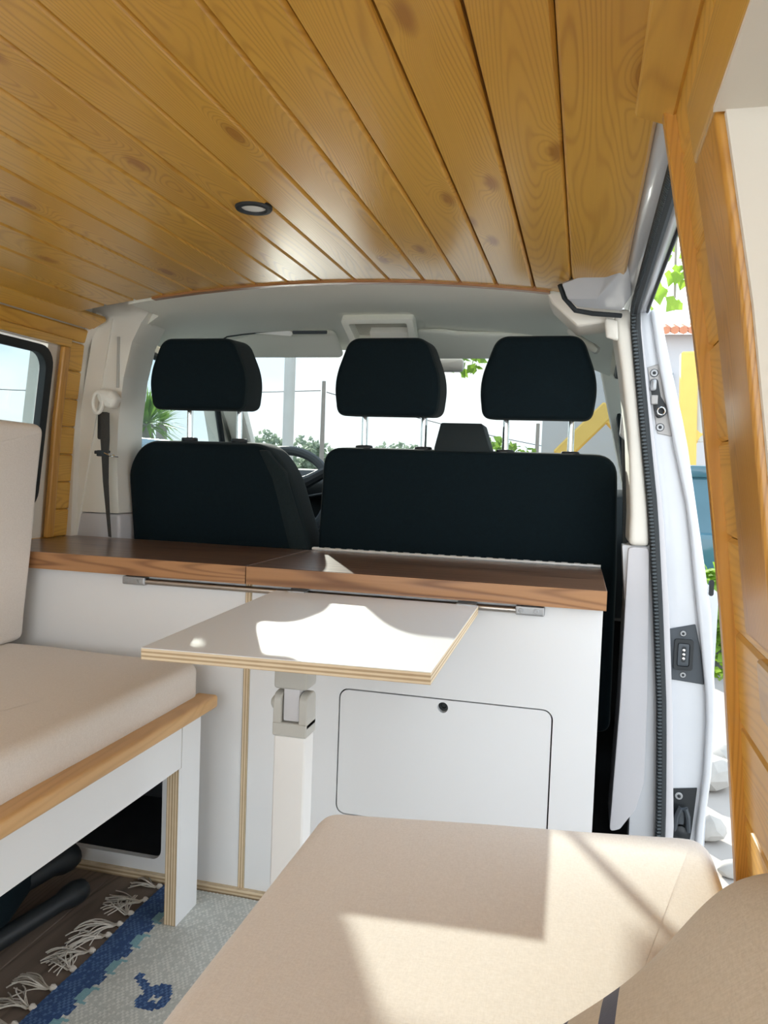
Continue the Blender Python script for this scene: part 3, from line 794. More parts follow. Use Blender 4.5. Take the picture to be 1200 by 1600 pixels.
# ================================================================== FURNITURE
# ---- left cabinet
YF = 1.50
cl = thing('cabinet', 'white low cabinet with an open dark hatch at the end of the left bench', 'cabinet', (-1.0, 1.68, 0.0))
bm = nb(); plate(bm, [(-1.36, 0.016), (-0.669, 0.016), (-0.669, 0.662), (-1.345, 0.662)], [rrect(-1.26, -0.850, 0.044, 0.30, 0.022)], ZX((0, YF + 0.015, 0)), 0.015)
obj('front_panel', bm, M['white'], cl)
bm = nb(); box(bm, -1.34, -1.328, YF + 0.016, 1.85, 0.0, 0.66); box(bm, -0.687, -0.671, YF + 0.016, 1.85, 0.0, 0.66); box(bm, -1.327, -0.688, 1.84, 1.85, 0.0, 0.66); box(bm, -1.327, -0.688, YF + 0.016, 1.839, 0.0, 0.02)
obj('carcass', bm, M['slate_plastic'], cl)
bm = nb(); box(bm, -0.668, -0.655, YF - 0.0015, 1.85, 0.0, 0.662); obj('ply_divider', bm, M['ply_x'], cl)
# ---- right cabinet with the flap door
cr_ = thing('cabinet', 'white low cabinet with a flap door and finger hole behind the passenger seats', 'cabinet', (-0.30, 1.68, 0.0))
dz0, dz1, dx0, dx1 = 0.205, 0.464, -0.459, -0.036
bm = nb(); plate(bm, [(-0.654, 0.016), (0.045, 0.016), (0.045, 0.662), (-0.654, 0.662)], [rrect(dx0, dx1, dz0, dz1, 0.020)], ZX((0, YF + 0.015, 0)), 0.015)
obj('front_panel', bm, M['white'], cr_)
bm = nb(); plate(bm, rrect(dx0 + 0.0028, dx1 - 0.0028, dz0 + 0.0028, dz1 - 0.0028, 0.0175), [[(-0.247 + 0.0105 * math.cos(2 * PI * k / 20), 0.446 + 0.0105 * math.sin(2 * PI * k / 20)) for k in range(20)]], ZX((0, YF + 0.015, 0)), 0.0146)
dr = obj('door', bm, M['white'], cr_)
bm = nb(); lathe(bm, [(0.0102, 0.0), (0.0102, 0.004), (0.006, 0.004), (0.005, 0.001)], frame((-0.247, YF + 0.020, 0.446), (1, 0, 0), (0, 0, 1)), 16); obj('catch', bm, M['black_plastic'], dr)
bm = nb(); box(bm, -0.653, -0.640, YF + 0.016, 1.85, 0.0, 0.66); box(bm, 0.030, 0.044, YF + 0.016, 1.85, 0.0, 0.66); box(bm, -0.639, 0.029, 1.84, 1.85, 0.0, 0.66); box(bm, -0.639, 0.029, YF + 0.03, YF + 0.04, 0.0, 0.66)
obj('carcass', bm, M['dark'], cr_)
# ---- the two lids of the worktop
def lid(label, pts, hinge, grp=None):
    t = thing('worktop_lid', label, 'worktop', (sum(p[0] for p in pts) / 4, 1.68, 0.663))
    bm = nb(); prism(bm, pts, lambda x, y: Vector((x, y, 0.663)), lambda x, y: Vector((x, y, 0.700)))
    obj('board', bm, M['walnut'], t, bevel=0.0012, seg=1)
    (x0, y0), (x1, _) = pts[0], pts[1]
    bm = nb(); box(bm, x0, x1, y0 - 0.0016, y0, 0.6632, 0.6994); obj('lit_edge', bm, M['walnut_lit'], t)  # thin paler skin: light on the front edge is put into its colour
    return t
lid('left walnut lid of the worktop, beside the beige backrest', [(-1.345, 1.478), (-0.6605, 1.478), (-0.6605, 1.862), (-1.345, 1.862)], False)
lr = lid('right walnut lid of the worktop with a piano hinge along its back', [(-0.6585, 1.478), (0.050, 1.478), (0.047, 1.858), (-0.6585, 1.862)], True)
bm = nb(); tube(bm, [(-0.655, 1.868, 0.7025), (0.046, 1.868, 0.7025)], 0.0042, 8); hg = obj('piano_hinge', bm, M['hinge'], lr)
for i in range(24):
    x = -0.652 + 0.029 * i
    bm = nb(); tube(bm, [(x, 1.868, 0.7025), (x + 0.0145, 1.868, 0.7025)], 0.0054, 8); obj('knuckle', bm, M['hinge'], hg)
# ---- wall rail that carries the folding table
rl = thing('table_rail', 'brushed steel table rail with two end brackets below the worktop', 'rail', (-0.50, 1.49, 0.642))
bm = nb(); tube(bm, [(-0.925, 1.488, 0.651), (-0.08, 1.488, 0.651)], 0.0065, 12); obj('bar', bm, M['steel'], rl)
for x in (-0.918, -0.087):
    bm = nb(); pad(bm, rrect(x - 0.027, x + 0.027, 0.643, 0.6605, 0.003, 3), 0.02, 0.003, ZX((0, 1.4995, 0)), 0, k=2)
    bk = obj('bracket', bm, M['zinc'], rl)
    for dx in (-0.016, 0.012): screw(bk, (x + dx, 1.4795, 0.652), 0.0048)
# ---- folding table
tb = thing('folding_table', 'white plywood folding table on one hinged leg hung from the rail', 'table', (-0.39, 1.18, 0.0))
TQ = [(-0.560, 0.925), (-0.172, 0.945), (-0.182, 1.470), (-0.590, 1.470)]
bm = nb(); prism(bm, TQ, lambda x, y: Vector((x, y, 0.6405)), lambda x, y: Vector((x, y, 0.6555)))
tt = obj('tabletop', bm, [M['ply_z']], tb)
bm = nb(); prism(bm, TQ, lambda x, y: Vector((x, y, 0.6555)), lambda x, y: Vector((x, y, 0.6565))); obj('laminate', bm, M['white'], tt)
for x in (-0.545, -0.205):
    bm = nb(); box(bm, x - 0.018, x + 0.018, 1.462, 1.484, 0.6565, 0.6585); tube(bm, [(x - 0.018, 1.486, 0.652), (x + 0.018, 1.486, 0.652)], 0.0088, 10)
    obj('hook', bm, M['zinc'], tb)
LX, LY = -0.402, 1.09
bm = nb(); box(bm, LX - 0.034, LX + 0.034, LY - 0.03, LY + 0.03, 0.627, 0.6405); obj('top_plate', bm, M['grey_joint'], tb, bevel=0.003)
bm = nb(); box(bm, LX - 0.026, LX + 0.026, LY - 0.022, LY + 0.022, 0.578, 0.628); obj('upper_bracket', bm, M['grey_joint'], tb, bevel=0.006, seg=3)
bm = nb()
for s in (-1, 1):
    pr = round_poly([(LY - 0.020, 0.520), (LY + 0.020, 0.520), (LY + 0.020, 0.572), (LY - 0.020, 0.572)], [0.002, 0.002, 0.016, 0.016], 5)
    x0 = LX + s * 0.0135; x1 = LX + s * 0.0265
    prism(bm, pr, lambda y, z: Vector((x0, y, z)), lambda y, z: Vector((x1, y, z)))
box(bm, LX - 0.0265, LX + 0.0265, LY - 0.021, LY + 0.021, 0.508, 0.528)
obj('joint_yoke', bm, M['grey_joint'], tb, bevel=0.0015, seg=1)
bm = nb(); box(bm, LX - 0.0125, LX + 0.0125, LY - 0.015, LY + 0.015, 0.529, 0.580); obj('joint_tongue', bm, M['grey_plastic'], tb, bevel=0.003)
bm = nb(); lathe(bm, [(0.010, 0.0), (0.010, 0.006), (0.006, 0.009)], frame((LX - 0.0266, LY, 0.552), (0, 0, 1), (0, 1, 0)), 16); obj('pivot', bm, M['grey_joint'], tb)
bm = nb(); box(bm, LX - 0.025, LX + 0.025, LY - 0.0195, LY + 0.0195, 0.007, 0.509); obj('leg', bm, M['leg_white'], tb, bevel=0.006, seg=3)
# ---- left bench
bl = thing('bench', 'white plywood bench with a honey coloured wooden front rail and ply leg', 'bench', (-1.05, 0.6, 0.0))
bm = nb(); box(bm, -1.345, -0.743, -0.6, 1.445, 0.396, 0.411); obj('seat_board', bm, M['white_in'], bl)
bm = nb(); prism(bm, round_poly([(-0.747, 0.411), (-0.700, 0.411), (-0.700, 0.438), (-0.747, 0.438)], 0.008, 4), lambda x, z: Vector((x, -0.6, z)), lambda x, z: Vector((x, 1.448, z)))
obj('front_rail', bm, M['rail_wood'], bl, bevel=0.003, seg=2)
bm = nb(); box(bm, -0.742, -0.727, -0.6, 1.352, 0.318, 0.411); obj('fascia', bm, M['white'], bl)
for i, (x0, x1) in enumerate(((-0.7395, -0.7275), (-0.752, -0.740))):
    bm = nb(); box(bm, x0, x1, 1.344 if i else 1.3535, 1.428, 0.007, 0.411 if i == 0 else 0.395)
    o = obj('leg', bm, M['ply_x'], bl)
    if i == 0:
        bm = nb(); box(bm, -0.7275, -0.7265, 1.3535, 1.428, 0.007, 0.411); obj('facing', bm, M['white'], o)
bm = nb(); box(bm, -0.7395, -0.7275, 1.344, 1.353, 0.007, 0.3175); o = obj('leg', bm, M['ply_x'], bl)
bm = nb(); box(bm, -0.7275, -0.7265, 1.344, 1.353, 0.007, 0.3175); obj('facing', bm, M['white'], o)
# ---- right bench
br_ = thing('bench', 'white plywood bench under the large beige cushion by the sliding door', 'bench', (-0.05, 0.4, 0.0))
bm = nb(); prism(bm, [(-0.250, -0.5), (0.145, -0.5), (0.145, 0.86), (-0.250, 0.79)], lambda x, y: Vector((x, y, 0.414)), lambda x, y: Vector((x, y, 0.429))); obj('seat_board', bm, M['white_in'], br_)
bm = nb(); box(bm, -0.250, -0.235, -0.5, 0.785, 0.0085, 0.414); box(bm, -0.234, 0.14, 0.76, 0.775, 0.0, 0.414); obj('fascia', bm, M['white'], br_)

# ---- upholstery
def soft(bm, amp, scale, seed):
    from mathutils import noise
    bm.normal_update()
    for v in bm.verts:
        n = noise.noise(v.co * scale + Vector((seed, seed * 2, 0)))
        v.co += v.normal * amp * n
def subdiv_outline(pts, step):
    out = []
    for i in range(len(pts)):
        a, b = Vector(pts[i]), Vector(pts[(i + 1) % len(pts)])
        n = max(1, int((b - a).length / step))
        out += [tuple(a.lerp(b, k / n)) for k in range(n)]
    return out
XY = lambda z: frame((0, 0, z), (1, 0, 0), (0, 1, 0))
def cushion(name, label, outline, z, depth, r, T=None, crown=0.008, mat='beige', seed=1, amp=0.003, piping=True):
    t = thing(name, label, 'cushion', (sum(p[0] for p in outline) / len(outline), sum(p[1] for p in outline) / len(outline), z) if T is None else T.translation)
    ol = subdiv_outline(round_poly(outline, 0.03, 5), 0.05)
    bm = nb(); pad(bm, ol, depth, r, T if T is not None else XY(z), crown, k=5)
    soft(bm, amp, 7.0, seed)
    body = obj('cover', bm, M[mat], t, ang=80)
    return t
cushion('seat_cushion', 'long beige seat cushion lying on the left bench', [(-1.26, -0.55), (-0.735, -0.55), (-0.735, 1.440), (-1.26, 1.440)], 0.412, 0.094, 0.022, seed=2)
cushion('seat_cushion', 'large beige seat cushion on the right bench in the foreground', [(-0.266, -0.5), (0.147, -0.5), (0.147, 0.881), (-0.263, 0.812)], 0.431, 0.098, 0.020, seed=5, amp=0.0012, crown=0.0006)
tbk = thing('back_cushion', 'upright beige back cushion leaning on the left wall under the window', 'cushion', (-1.23, 0.45, 0.507))
bm = nb()
ol = subdiv_outline(round_poly([(-0.55, 0.004), (1.460, 0.004), (1.460, 0.475), (-0.55, 0.475)], 0.022, 5), 0.05)
pad(bm, ol, 0.118, 0.016, frame((-1.288, 0, 0.514), (0, 1, 0), (0.10, 0, 1)), 0.003, k=5)
soft(bm, 0.003, 6.0, 4); obj('cover', bm, M['beige'], tbk, ang=80)
# ---- striped scatter pillow
pl = thing('pillow', 'oatmeal throw pillow with thin navy stripes in the bottom right corner', 'pillow', (0.06, 0.42, 0.50))
pu = Vector((0.66, 0.69, 0.30)).normalized(); pv = Vector((0.45, -0.60, 0.39)); pv = (pv - pu * pv.dot(pu)).normalized()
HS = 0.160; PC = Vector((0.028, 0.470, 0.562)) + pv * HS
pn = pv.cross(pu)
if pn.z < 0: pn = -pn
bm = nb(); NP = 90; G = {}
stripes = [(-0.60, -0.535), (-0.40, -0.355), ]
for side in (1, -1):
    for i in range(NP + 1):
        for j in range(NP + 1):
            u = 2 * i / NP - 1; v = 2 * j / NP - 1
            edge = i in (0, NP) or j in (0, NP)
            if edge and side < 0: G[(side, i, j)] = G[(1, i, j)]; continue
            th = 0.055 * (max(0, (1 - u ** 4)) * max(0, (1 - v ** 4))) ** 0.55
            pinch = 1 - 0.05 * (1 - u * u) * abs(v) - 0.05 * (1 - v * v) * abs(u)
            p = PC + pu * (HS * u * (1 - 0.05 * (1 - v * v) * abs(u))) + pv * (HS * v * (1 - 0.05 * (1 - u * u) * abs(v))) + pn * (side * th + 0.004 * math.sin(5 * u + 3 * v))
            p.z = max(p.z, 0.5345 + 0.004 * (side > 0)); p.x = min(p.x, XR(p.z) - 0.004 - 0.003 * (side < 0))
            G[(side, i, j)] = bm.verts.new(p)
for side in (1, -1):
    for i in range(NP):
        for j in range(NP):
            q = [G[(side, i, j)], G[(side, i + 1, j)], G[(side, i + 1, j + 1)], G[(side, i, j + 1)]]
            f = bm.faces.new(q if side > 0 else q[::-1])
bmesh.ops.recalc_face_normals(bm, faces=bm.faces[:])
def striped(base, bands, lean, org):
    m = M[base].copy(); m.name = 'striped_pillow_cloth'; t = m.node_tree; L = t.links
    b = [n for n in t.nodes if n.type == 'BSDF_PRINCIPLED'][0]
    src = b.inputs['Base Color'].links[0].from_socket
    tcn = nd(t, 'ShaderNodeTexCoord'); sp = nd(t, 'ShaderNodeSeparateXYZ'); L.new(tcn.outputs['Object'], sp.inputs[0])
    w = nd(t, 'ShaderNodeMath', operation='MULTIPLY_ADD'); L.new(sp.outputs['Y'], w.inputs[0]); w.inputs[1].default_value = -lean; L.new(sp.outputs['X'], w.inputs[2])
    col = src
    for a, c in bands:
        mid, half = (a + c) / 2 - org[0] + lean * (org[1] - 0.5), (c - a) / 2
        cmp_ = nd(t, 'ShaderNodeMath', operation='COMPARE'); L.new(w.outputs[0], cmp_.inputs[0]); cmp_.inputs[1].default_value = mid; cmp_.inputs[2].default_value = half
        mxn = nd(t, 'ShaderNodeMixRGB'); L.new(cmp_.outputs[0], mxn.inputs[0]); L.new(col, mxn.inputs[1]); mxn.inputs[2].default_value = (0.085, 0.095, 0.155, 1); col = mxn.outputs[0]
    L.new(col, b.inputs['Base Color']); return m
obj('cover', bm, [striped('beige2', ((0.007, 0.0135), (0.030, 0.038)), 0.10, (0.06, 0.42))], pl, ang=80)

# ---- rug: one woven cell per quad, tassels along the near-left edge
RX0, RX1, RY0, RY1 = -0.828, -0.262, 0.55, 1.482
rug = thing('rug', 'pale grey woven rug with a stepped navy border and tassels on the floor', 'rug', (-0.55, 1.0, 0.0))
bm = nb(); cx_, cy_ = 0.0042, 0.0062
nx_, ny_ = int((RX1 - RX0) / cx_), int((RY1 - RY0) / cy_)
V = [[bm.verts.new((RX0 + i * cx_ + 0.002 * math.sin(j * 0.13), RY0 + j * cy_, 0.0055 + 0.0012 * ((i + j) % 2) + 0.001 * math.sin(i * 0.21) * math.sin(j * 0.17))) for j in range(ny_ + 1)] for i in range(nx_ + 1)]
motif = ["##..................", "#####......#####....", ".######..########...", "...###############..", ".....##############.", ".......############.", "........####.##.####", ".......#####....####", ".......#####.##.####", ".......#############", "........###########.", ".........########..."]
for i in range(nx_):
    for j in range(ny_):
        f = bm.faces.new((V[i][j], V[i + 1][j], V[i + 1][j + 1], V[i][j + 1]))
        t = (ny_ - j) % 13; step = int(abs(t - 6) / 2.2)
        b = 11 + step * 2
        x = i
        if x < b: f.material_index = 1
        elif x < b + 4 and (t in (3, 4, 5, 6, 7, 8, 9)): f.material_index = 2
        mi = int((RX0 + i * cx_ + 0.718) / (cx_ * 1.0)); mj = int((1.190 - (RY0 + j * cy_)) / cy_)
        if 0 <= mj < len(motif) and 0 <= mi < 20 and motif[mj][mi] == '#': f.material_index = 1
        if f.material_index != 2 and (i + j) % 2 == 0 and random.random() < 0.6: f.material_index += 3
r_ = bmesh.ops.extrude_edge_only(bm, edges=[e for e in bm.edges if e.is_boundary])
for v in [v for v in r_['geom'] if isinstance(v, bmesh.types.BMVert)]: v.co.z = 0.0005
bmesh.ops.recalc_face_normals(bm, faces=bm.faces[:])
obj('weave', bm, [M['rug_grey'], M['rug_blue'], M['rug_teal'], M['rug_grey_light'], M['rug_blue_light']], rug, ang=60)
rnd = random.Random(3)
yy = 1.468
while yy > 0.62:
    bm = nb()
    L_ = rnd.uniform(0.065, 0.10); a0 = rnd.uniform(-0.5, 0.6); curl = rnd.uniform(-1.6, 1.6)
    lathe(bm, [(0.001, -0.005), (0.0055, -0.003), (0.006, 0.001), (0.0035, 0.006)], frame((RX0 - 0.006, yy, 0.006), (0, 1, 0), (0, 0, 1)), 8)
    for s in range(13):
        p = Vector((RX0 - 0.008, yy + rnd.uniform(-0.003, 0.003), 0.006)); ang = PI + a0 + rnd.uniform(-0.22, 0.22); c_ = curl + rnd.uniform(-0.8, 0.8)
        ps = []; hgt = rnd.uniform(0.002, 0.016); n = 9; wob = rnd.uniform(0, 6)
        for q in range(n):
            ps.append(p.copy()); s_ = q / (n - 1)
            ang += c_ / n + 0.22 * math.sin(wob + 6 * s_)
            p = p + Vector((math.cos(ang), math.sin(ang), 0)) * (L_ * rnd.uniform(0.85, 1.1) / n)
            p.z = 0.0022 + hgt * math.sin(PI * min(1, s_ * 1.1)) * (0.6 + 0.4 * math.sin(wob))
        tube(bm, ps, 0.0013, 4)
    obj('tassel', bm, M['tassel'], rug)
    yy -= rnd.uniform(0.036, 0.056)
# ---- dark folded chair frame under the left bench
fc = thing('folding_chair', 'black folded camping chair with rounded ends on the floor under the left bench', 'chair', (-1.10, 1.2, 0.0))
for i, (p, q, r) in enumerate((((-1.03, 1.455, 0.055), (-1.14, 0.55, 0.075), 0.030), ((-0.955, 1.385, 0.028), (-1.08, 0.55, 0.035), 0.024), ((-1.10, 1.33, 0.10), (-1.20, 0.55, 0.11), 0.028))):
    p, q = Vector(p), Vector(q); d = (q - p).normalized(); bm = nb()
    pts = [p + d * t for t in (0, 0.008, 0.025, 0.05, 0.07, 0.30, 0.6, 0.9)]
    tube(bm, pts, [r * 0.5, r * 0.85, r, r * 0.95, r * 0.72, r * 0.75, r * 0.78, r * 0.7], 14)
    obj('leg', bm, M['black_plastic'], fc, ang=50)
bm = nb(); pad(bm, round_poly([(-1.21, 0.5), (-1.00, 0.5), (-0.985, 1.20), (-1.06, 1.37), (-1.16, 1.30)], 0.03, 4), 0.09, 0.03, XY(0.03), 0.01, k=4); soft(bm, 0.012, 12, 3)
obj('cloth', bm, M['seat'], fc, ang=70)

# ---- ceiling downlight
dl = thing('downlight', 'small round black rimmed downlight in the pine ceiling', 'ceiling light', (-0.553, 1.23, 1.331))
T = frame((-0.553, 1.23, 1.3325), (1, 0, 0), (0, -1, 0))
bm = nb(); lathe(bm, [(0.031, -0.002), (0.031, 0.002), (0.029, 0.005), (0.0225, 0.0055), (0.0205, 0.001), (0.0205, -0.002)], T, 32); obj('rim', bm, M['black_plastic'], dl)
bm = nb(); lathe(bm, [(0.0204, -0.001), (0.0204, 0.0015), (0.012, 0.0035), (0.003, 0.004)], T, 24); obj('lens', bm, M['lens'], dl)

# ================================================================== CAB SEATS
def headrest(parent, cx, w, zb, zt, y, posts, dy=0.12):
    hw = w / 2
    ol = round_poly([(cx - hw * 0.94, zb), (cx + hw * 0.94, zb), (cx + hw * 1.02, zb + 0.085), (cx + hw * 0.72, zt), (cx - hw * 0.72, zt), (cx - hw * 1.02, zb + 0.085)], [0.026, 0.026, 0.30, 0.042, 0.042, 0.30], 8)
    T = frame((0, y + dy, 0), (1, 0, 0), (0, 0.0, 1)) if False else frame((0, y + dy, 0), (1, 0, 0), (0, -0.06, 1))
    bm = nb(); pad(bm, ol, dy, 0.018, T, 0.006, k=5, side_mat=1)
    h = obj('headrest', bm, [M['seat'], M['seat_side']], parent, ang=60)
    bm = nb(); tube(bm, [T @ Vector((x, z, dy - 0.014)) for x, z in inset(ol, 0.0015)], 0.0014, 5, closed=True); obj('piping', bm, M['seat_side'], h)
    for px, in posts:
        bm = nb(); tube(bm, [(px, y + 0.045, zb - 0.10), (px, y + 0.043, zb + 0.02)], 0.0080, 14); obj('post', bm, M['chrome'], h)
        bm = nb(); pad(bm, rrect(px - 0.022, px + 0.022, -0.014, 0.014, 0.012, 4), 0.012, 0.004, frame((0, y + 0.045, zb - 0.087), (1, 0, 0), (0, 1, 0)), 0.0, k=2); obj('post_sleeve', bm, M['black_plastic'], h)
    return h
SY = 1.915
# driver seat
ds = thing('driver_seat', 'single black driver seat with headrest in front of the left worktop lid', 'car seat', (-0.96, 2.1, 0.0))
ol = round_poly([(-1.19, 0.36), (-0.668, 0.36), (-0.674, 0.69), (-0.742, 0.90), (-0.805, 0.972), (-1.165, 0.972), (-1.215, 0.90), (-1.20, 0.69)], [0.05, 0.05, 0.02, 0.35, 0.12, 0.12, 0.16, 0.3], 8)
TS = frame((0, SY + 0.115, 0), (1, 0, 0), (0, -0.05, 1))
TS.translation = Vector((0, SY + 0.115 + 0.045, 0))
bm = nb(); pad(bm, ol, 0.125, 0.03, TS, 0.008, k=5, side_mat=1); bk = obj('backrest', bm, [M['seat'], M['seat_side']], ds, ang=60)
# right side bolster in the greyer cloth
bm = nb(); prism(bm, [(-0.735, 0.40), (-0.672, 0.40), (-0.680, 0.69), (-0.750, 0.90), (-0.80, 0.955), (-0.825, 0.955), (-0.785, 0.88), (-0.735, 0.69)], lambda x, z: TS @ Vector((x, z, 0.04)), lambda x, z: TS @ Vector((x, z, 0.1275)))
obj('side_bolster', bm, M['seat_side'], bk, bevel=0.008, seg=2)
headrest(ds, -0.972, 0.276, 1.052, 1.234, 1.905, [(-1.046,), (-0.900,)])
bm = nb(); pad(bm, rrect(-1.21, -0.70, 2.03, 2.50, 0.06), 0.14, 0.04, XY(0.30), 0.01); obj('seat_base', bm, M['seat'], ds, ang=60)
bm = nb(); box(bm, -1.16, -0.76, 2.06, 2.44, -0.005, 0.30); obj('pedestal', bm, M['black_plastic'], ds, bevel=0.02)
# passenger bench
ps = thing('passenger_bench', 'wide black two person bench seat with two headrests on the right', 'car seat', (-0.29, 2.1, 0.0))
ol = round_poly([(-0.655, 0.30), (0.088, 0.30), (0.084, 0.69), (0.072, 0.967), (-0.645, 0.967), (-0.660, 0.69)], [0.03, 0.03, 0.03, 0.055, 0.05, 0.03], 7)
bm = nb(); pad(bm, ol, 0.125, 0.013, TS, 0.004, k=4, side_mat=1); obj('backrest', bm, [M['seat'], M['seat_side']], ps, ang=60)
headrest(ps, -0.472, 0.264, 1.044, 1.232, 1.905, [(-0.552,), (-0.397,)])
headrest(ps, -0.114, 0.266, 1.042, 1.234, 1.905, [(-0.192,), (-0.036,)])
bm = nb(); prism(bm, round_poly([(-0.362, 0.958), (-0.222, 0.958), (-0.245, 1.027), (-0.346, 1.027)], 0.006, 3), lambda x, z: Vector((x, 1.902, z)), lambda x, z: Vector((x * 0.98 - 0.004, 1.985, z - 0.002)))
obj('belt_housing', bm, M['housing'], ps, bevel=0.004, seg=2)
bm = nb(); pad(bm, rrect(-0.655, 0.085, 2.03, 2.50, 0.05), 0.14, 0.04, XY(0.30), 0.01); obj('seat_base', bm, M['seat'], ps, ang=60)
bm = nb(); box(bm, -0.60, 0.04, 2.06, 2.44, -0.005, 0.30); obj('pedestal', bm, M['black_plastic'], ps, bevel=0.02)

# ---- seat belts
def belt(label, pts, w, nrm, name='seat_belt'):
    t = thing(name, label, 'seat belt', pts[-1])
    bm = nb(); prev = None
    for i, (p, ww, ww_ang) in enumerate(zip(pts, w, nrm)):
        p = Vector(p); d = Vector((math.cos(ww_ang), math.sin(ww_ang), 0)) * ww / 2; n = Vector((-math.sin(ww_ang), math.cos(ww_ang), 0)) * 0.0009
        r = [bm.verts.new(p - d - n), bm.verts.new(p + d - n), bm.verts.new(p + d + n), bm.verts.new(p - d + n)]
        if prev:
            for k in range(4): bm.faces.new((prev[k], prev[(k + 1) % 4], r[(k + 1) % 4], r[k]))
        else: bm.faces.new(r[::-1])
        prev = r
    bm.faces.new(prev); bmesh.ops.recalc_face_normals(bm, faces=bm.faces[:])
    obj('webbing', bm, M['belt'], t, ang=60)
    return t
sb = belt('black seat belt hanging from the cream left pillar beside the driver seat', [(-1.222, 1.82, 1.03), (-1.217, 1.815, 0.96), (-1.216, 1.815, 0.92), (-1.214, 1.817, 0.85), (-1.208, 1.82, 0.77), (-1.204, 1.825, 0.705)], [0.036, 0.037, 0.031, 0.028, 0.024, 0.022], [-0.35, -0.35, -0.40, -0.5, -0.62, -0.7])
# guide: cream shroud and loop
bm = nb(); ol = round_poly([(-1.232, 1.045), (-1.195, 1.040), (-1.182, 1.068), (-1.198, 1.088), (-1.232, 1.094), (-1.246, 1.078)], 0.012, 4)
pad(bm, ol, 0.035, 0.012, ZX((0, 1.842, 0)), 0.004, k=4); gd = obj('belt_guide', bm, M['cream_warm'], sb, ang=60)
bm = nb(); tube(bm, [(-1.236 + 0.014 * math.cos(a), 1.808, 1.055 + 0.026 * math.sin(a)) for a in [2 * PI * k / 18 for k in range(18)]], 0.0055, 8, closed=True); obj('loop', bm, M['cream_warm'], gd)
bm = nb(); box(bm, -1.238, -1.204, 1.808, 1.822, 0.916, 0.932); tg = obj('tongue_grip', bm, M['black_plastic'], sb, bevel=0.003)
bm = nb(); plate(bm, rrect(-0.0, 0.040, -0.010, 0.010, 0.004, 3), [rrect(0.012, 0.032, -0.005, 0.005, 0.002, 2)], frame((-1.206, 1.806, 0.925), (0.9, -0.35, -0.25), (0.3, 0.9, 0.0)), 0.0022); obj('tongue', bm, M['chrome'], tg)
bm = nb(); box(bm, -1.247, -1.232, 1.812, 1.820, 0.922, 0.931); obj('stop_button', bm, M['black_plastic'], tg, bevel=0.002)
sb2 = belt('pale seat belt loop on the right pillar beside the bench seat', [(0.088, 1.99, 1.04), (0.092, 1.99, 0.98), (0.100, 1.99, 0.85), (0.105, 1.99, 0.72)], [0.012, 0.016, 0.016, 0.014], [0.3, 0.3, 0.3, 0.3])
bm = nb(); pad(bm, round_poly([(0.076, 1.01), (0.098, 0.99), (0.104, 1.06), (0.092, 1.10), (0.080, 1.09)], 0.008, 4), 0.03, 0.009, ZX((0, 1.98, 0)), 0.002, k=3); obj('belt_guide', bm, M['grey_plastic'], sb2, ang=60)

# ---- steering wheel and dashboard
da = thing('dashboard', 'black dashboard across the cab below the windscreen', 'dashboard', (-0.58, 2.85, 0.0))
bm = nb(); pr = [(2.60, 0.45), (2.56, 0.70), (2.60, 0.845), (2.72, 0.872), (3.05, 0.84), (3.06, 0.45)]
prism(bm, pr, lambda y, z: Vector((-1.34, y, z)), lambda y, z: Vector((0.17, y, z))); obj('dash_body', bm, M['black_plastic'], da, bevel=0.03, seg=3)
bm = nb(); prism(bm, [(2.52, 0.80), (2.52, 0.86), (2.60, 0.905), (2.80, 0.89), (2.80, 0.80)], lambda y, z: Vector((-1.20, y, z)), lambda y, z: Vector((-0.74, y, z))); obj('instrument_hood', bm, M['black_plastic'], da, bevel=0.02, seg=3)
sw = thing('steering_wheel', 'dark steering wheel showing between the two seats', 'steering wheel', (-0.965, 2.36, 0.60))
T = frame((-0.965, 2.36, 0.805), (1, 0, 0), (0, 0.55, 0.84))
bm = nb(); tube(bm, [T @ Vector((0.188 * math.cos(2 * PI * k / 40), 0.188 * math.sin(2 * PI * k / 40), 0)) for k in range(40)], 0.0155, 10, closed=True); obj('rim', bm, M['slate_plastic'], sw)
bm = nb(); lathe(bm, [(0.085, -0.05), (0.088, -0.01), (0.07, 0.02), (0.02, 0.028)], T, 24); obj('hub', bm, M['black_plastic'], sw, ang=60)
for a in (0.62, PI - 0.62, -0.5, PI + 0.5):
    bm = nb(); tube(bm, [T @ Vector((0.06 * math.cos(a), 0.06 * math.sin(a), 0.0)), T @ Vector((0.13 * math.cos(a), 0.13 * math.sin(a), -0.002)), T @ Vector((0.185 * math.cos(a), 0.185 * math.sin(a), 0))], [0.03, 0.02, 0.018], 10); obj('spoke', bm, M['slate_plastic'], sw)
bm = nb(); tube(bm, [T @ Vector((0, 0, -0.03)), (-0.965, 2.505, 0.735)], 0.04, 12); obj('column', bm, M['black_plastic'], sw)
bm = nb(); tube(bm, [(-0.93, 2.45, 0.80), (-0.83, 2.44, 0.82), (-0.79, 2.43, 0.825)], [0.006, 0.007, 0.010], 8); obj('stalk', bm, M['black_plastic'], sw)

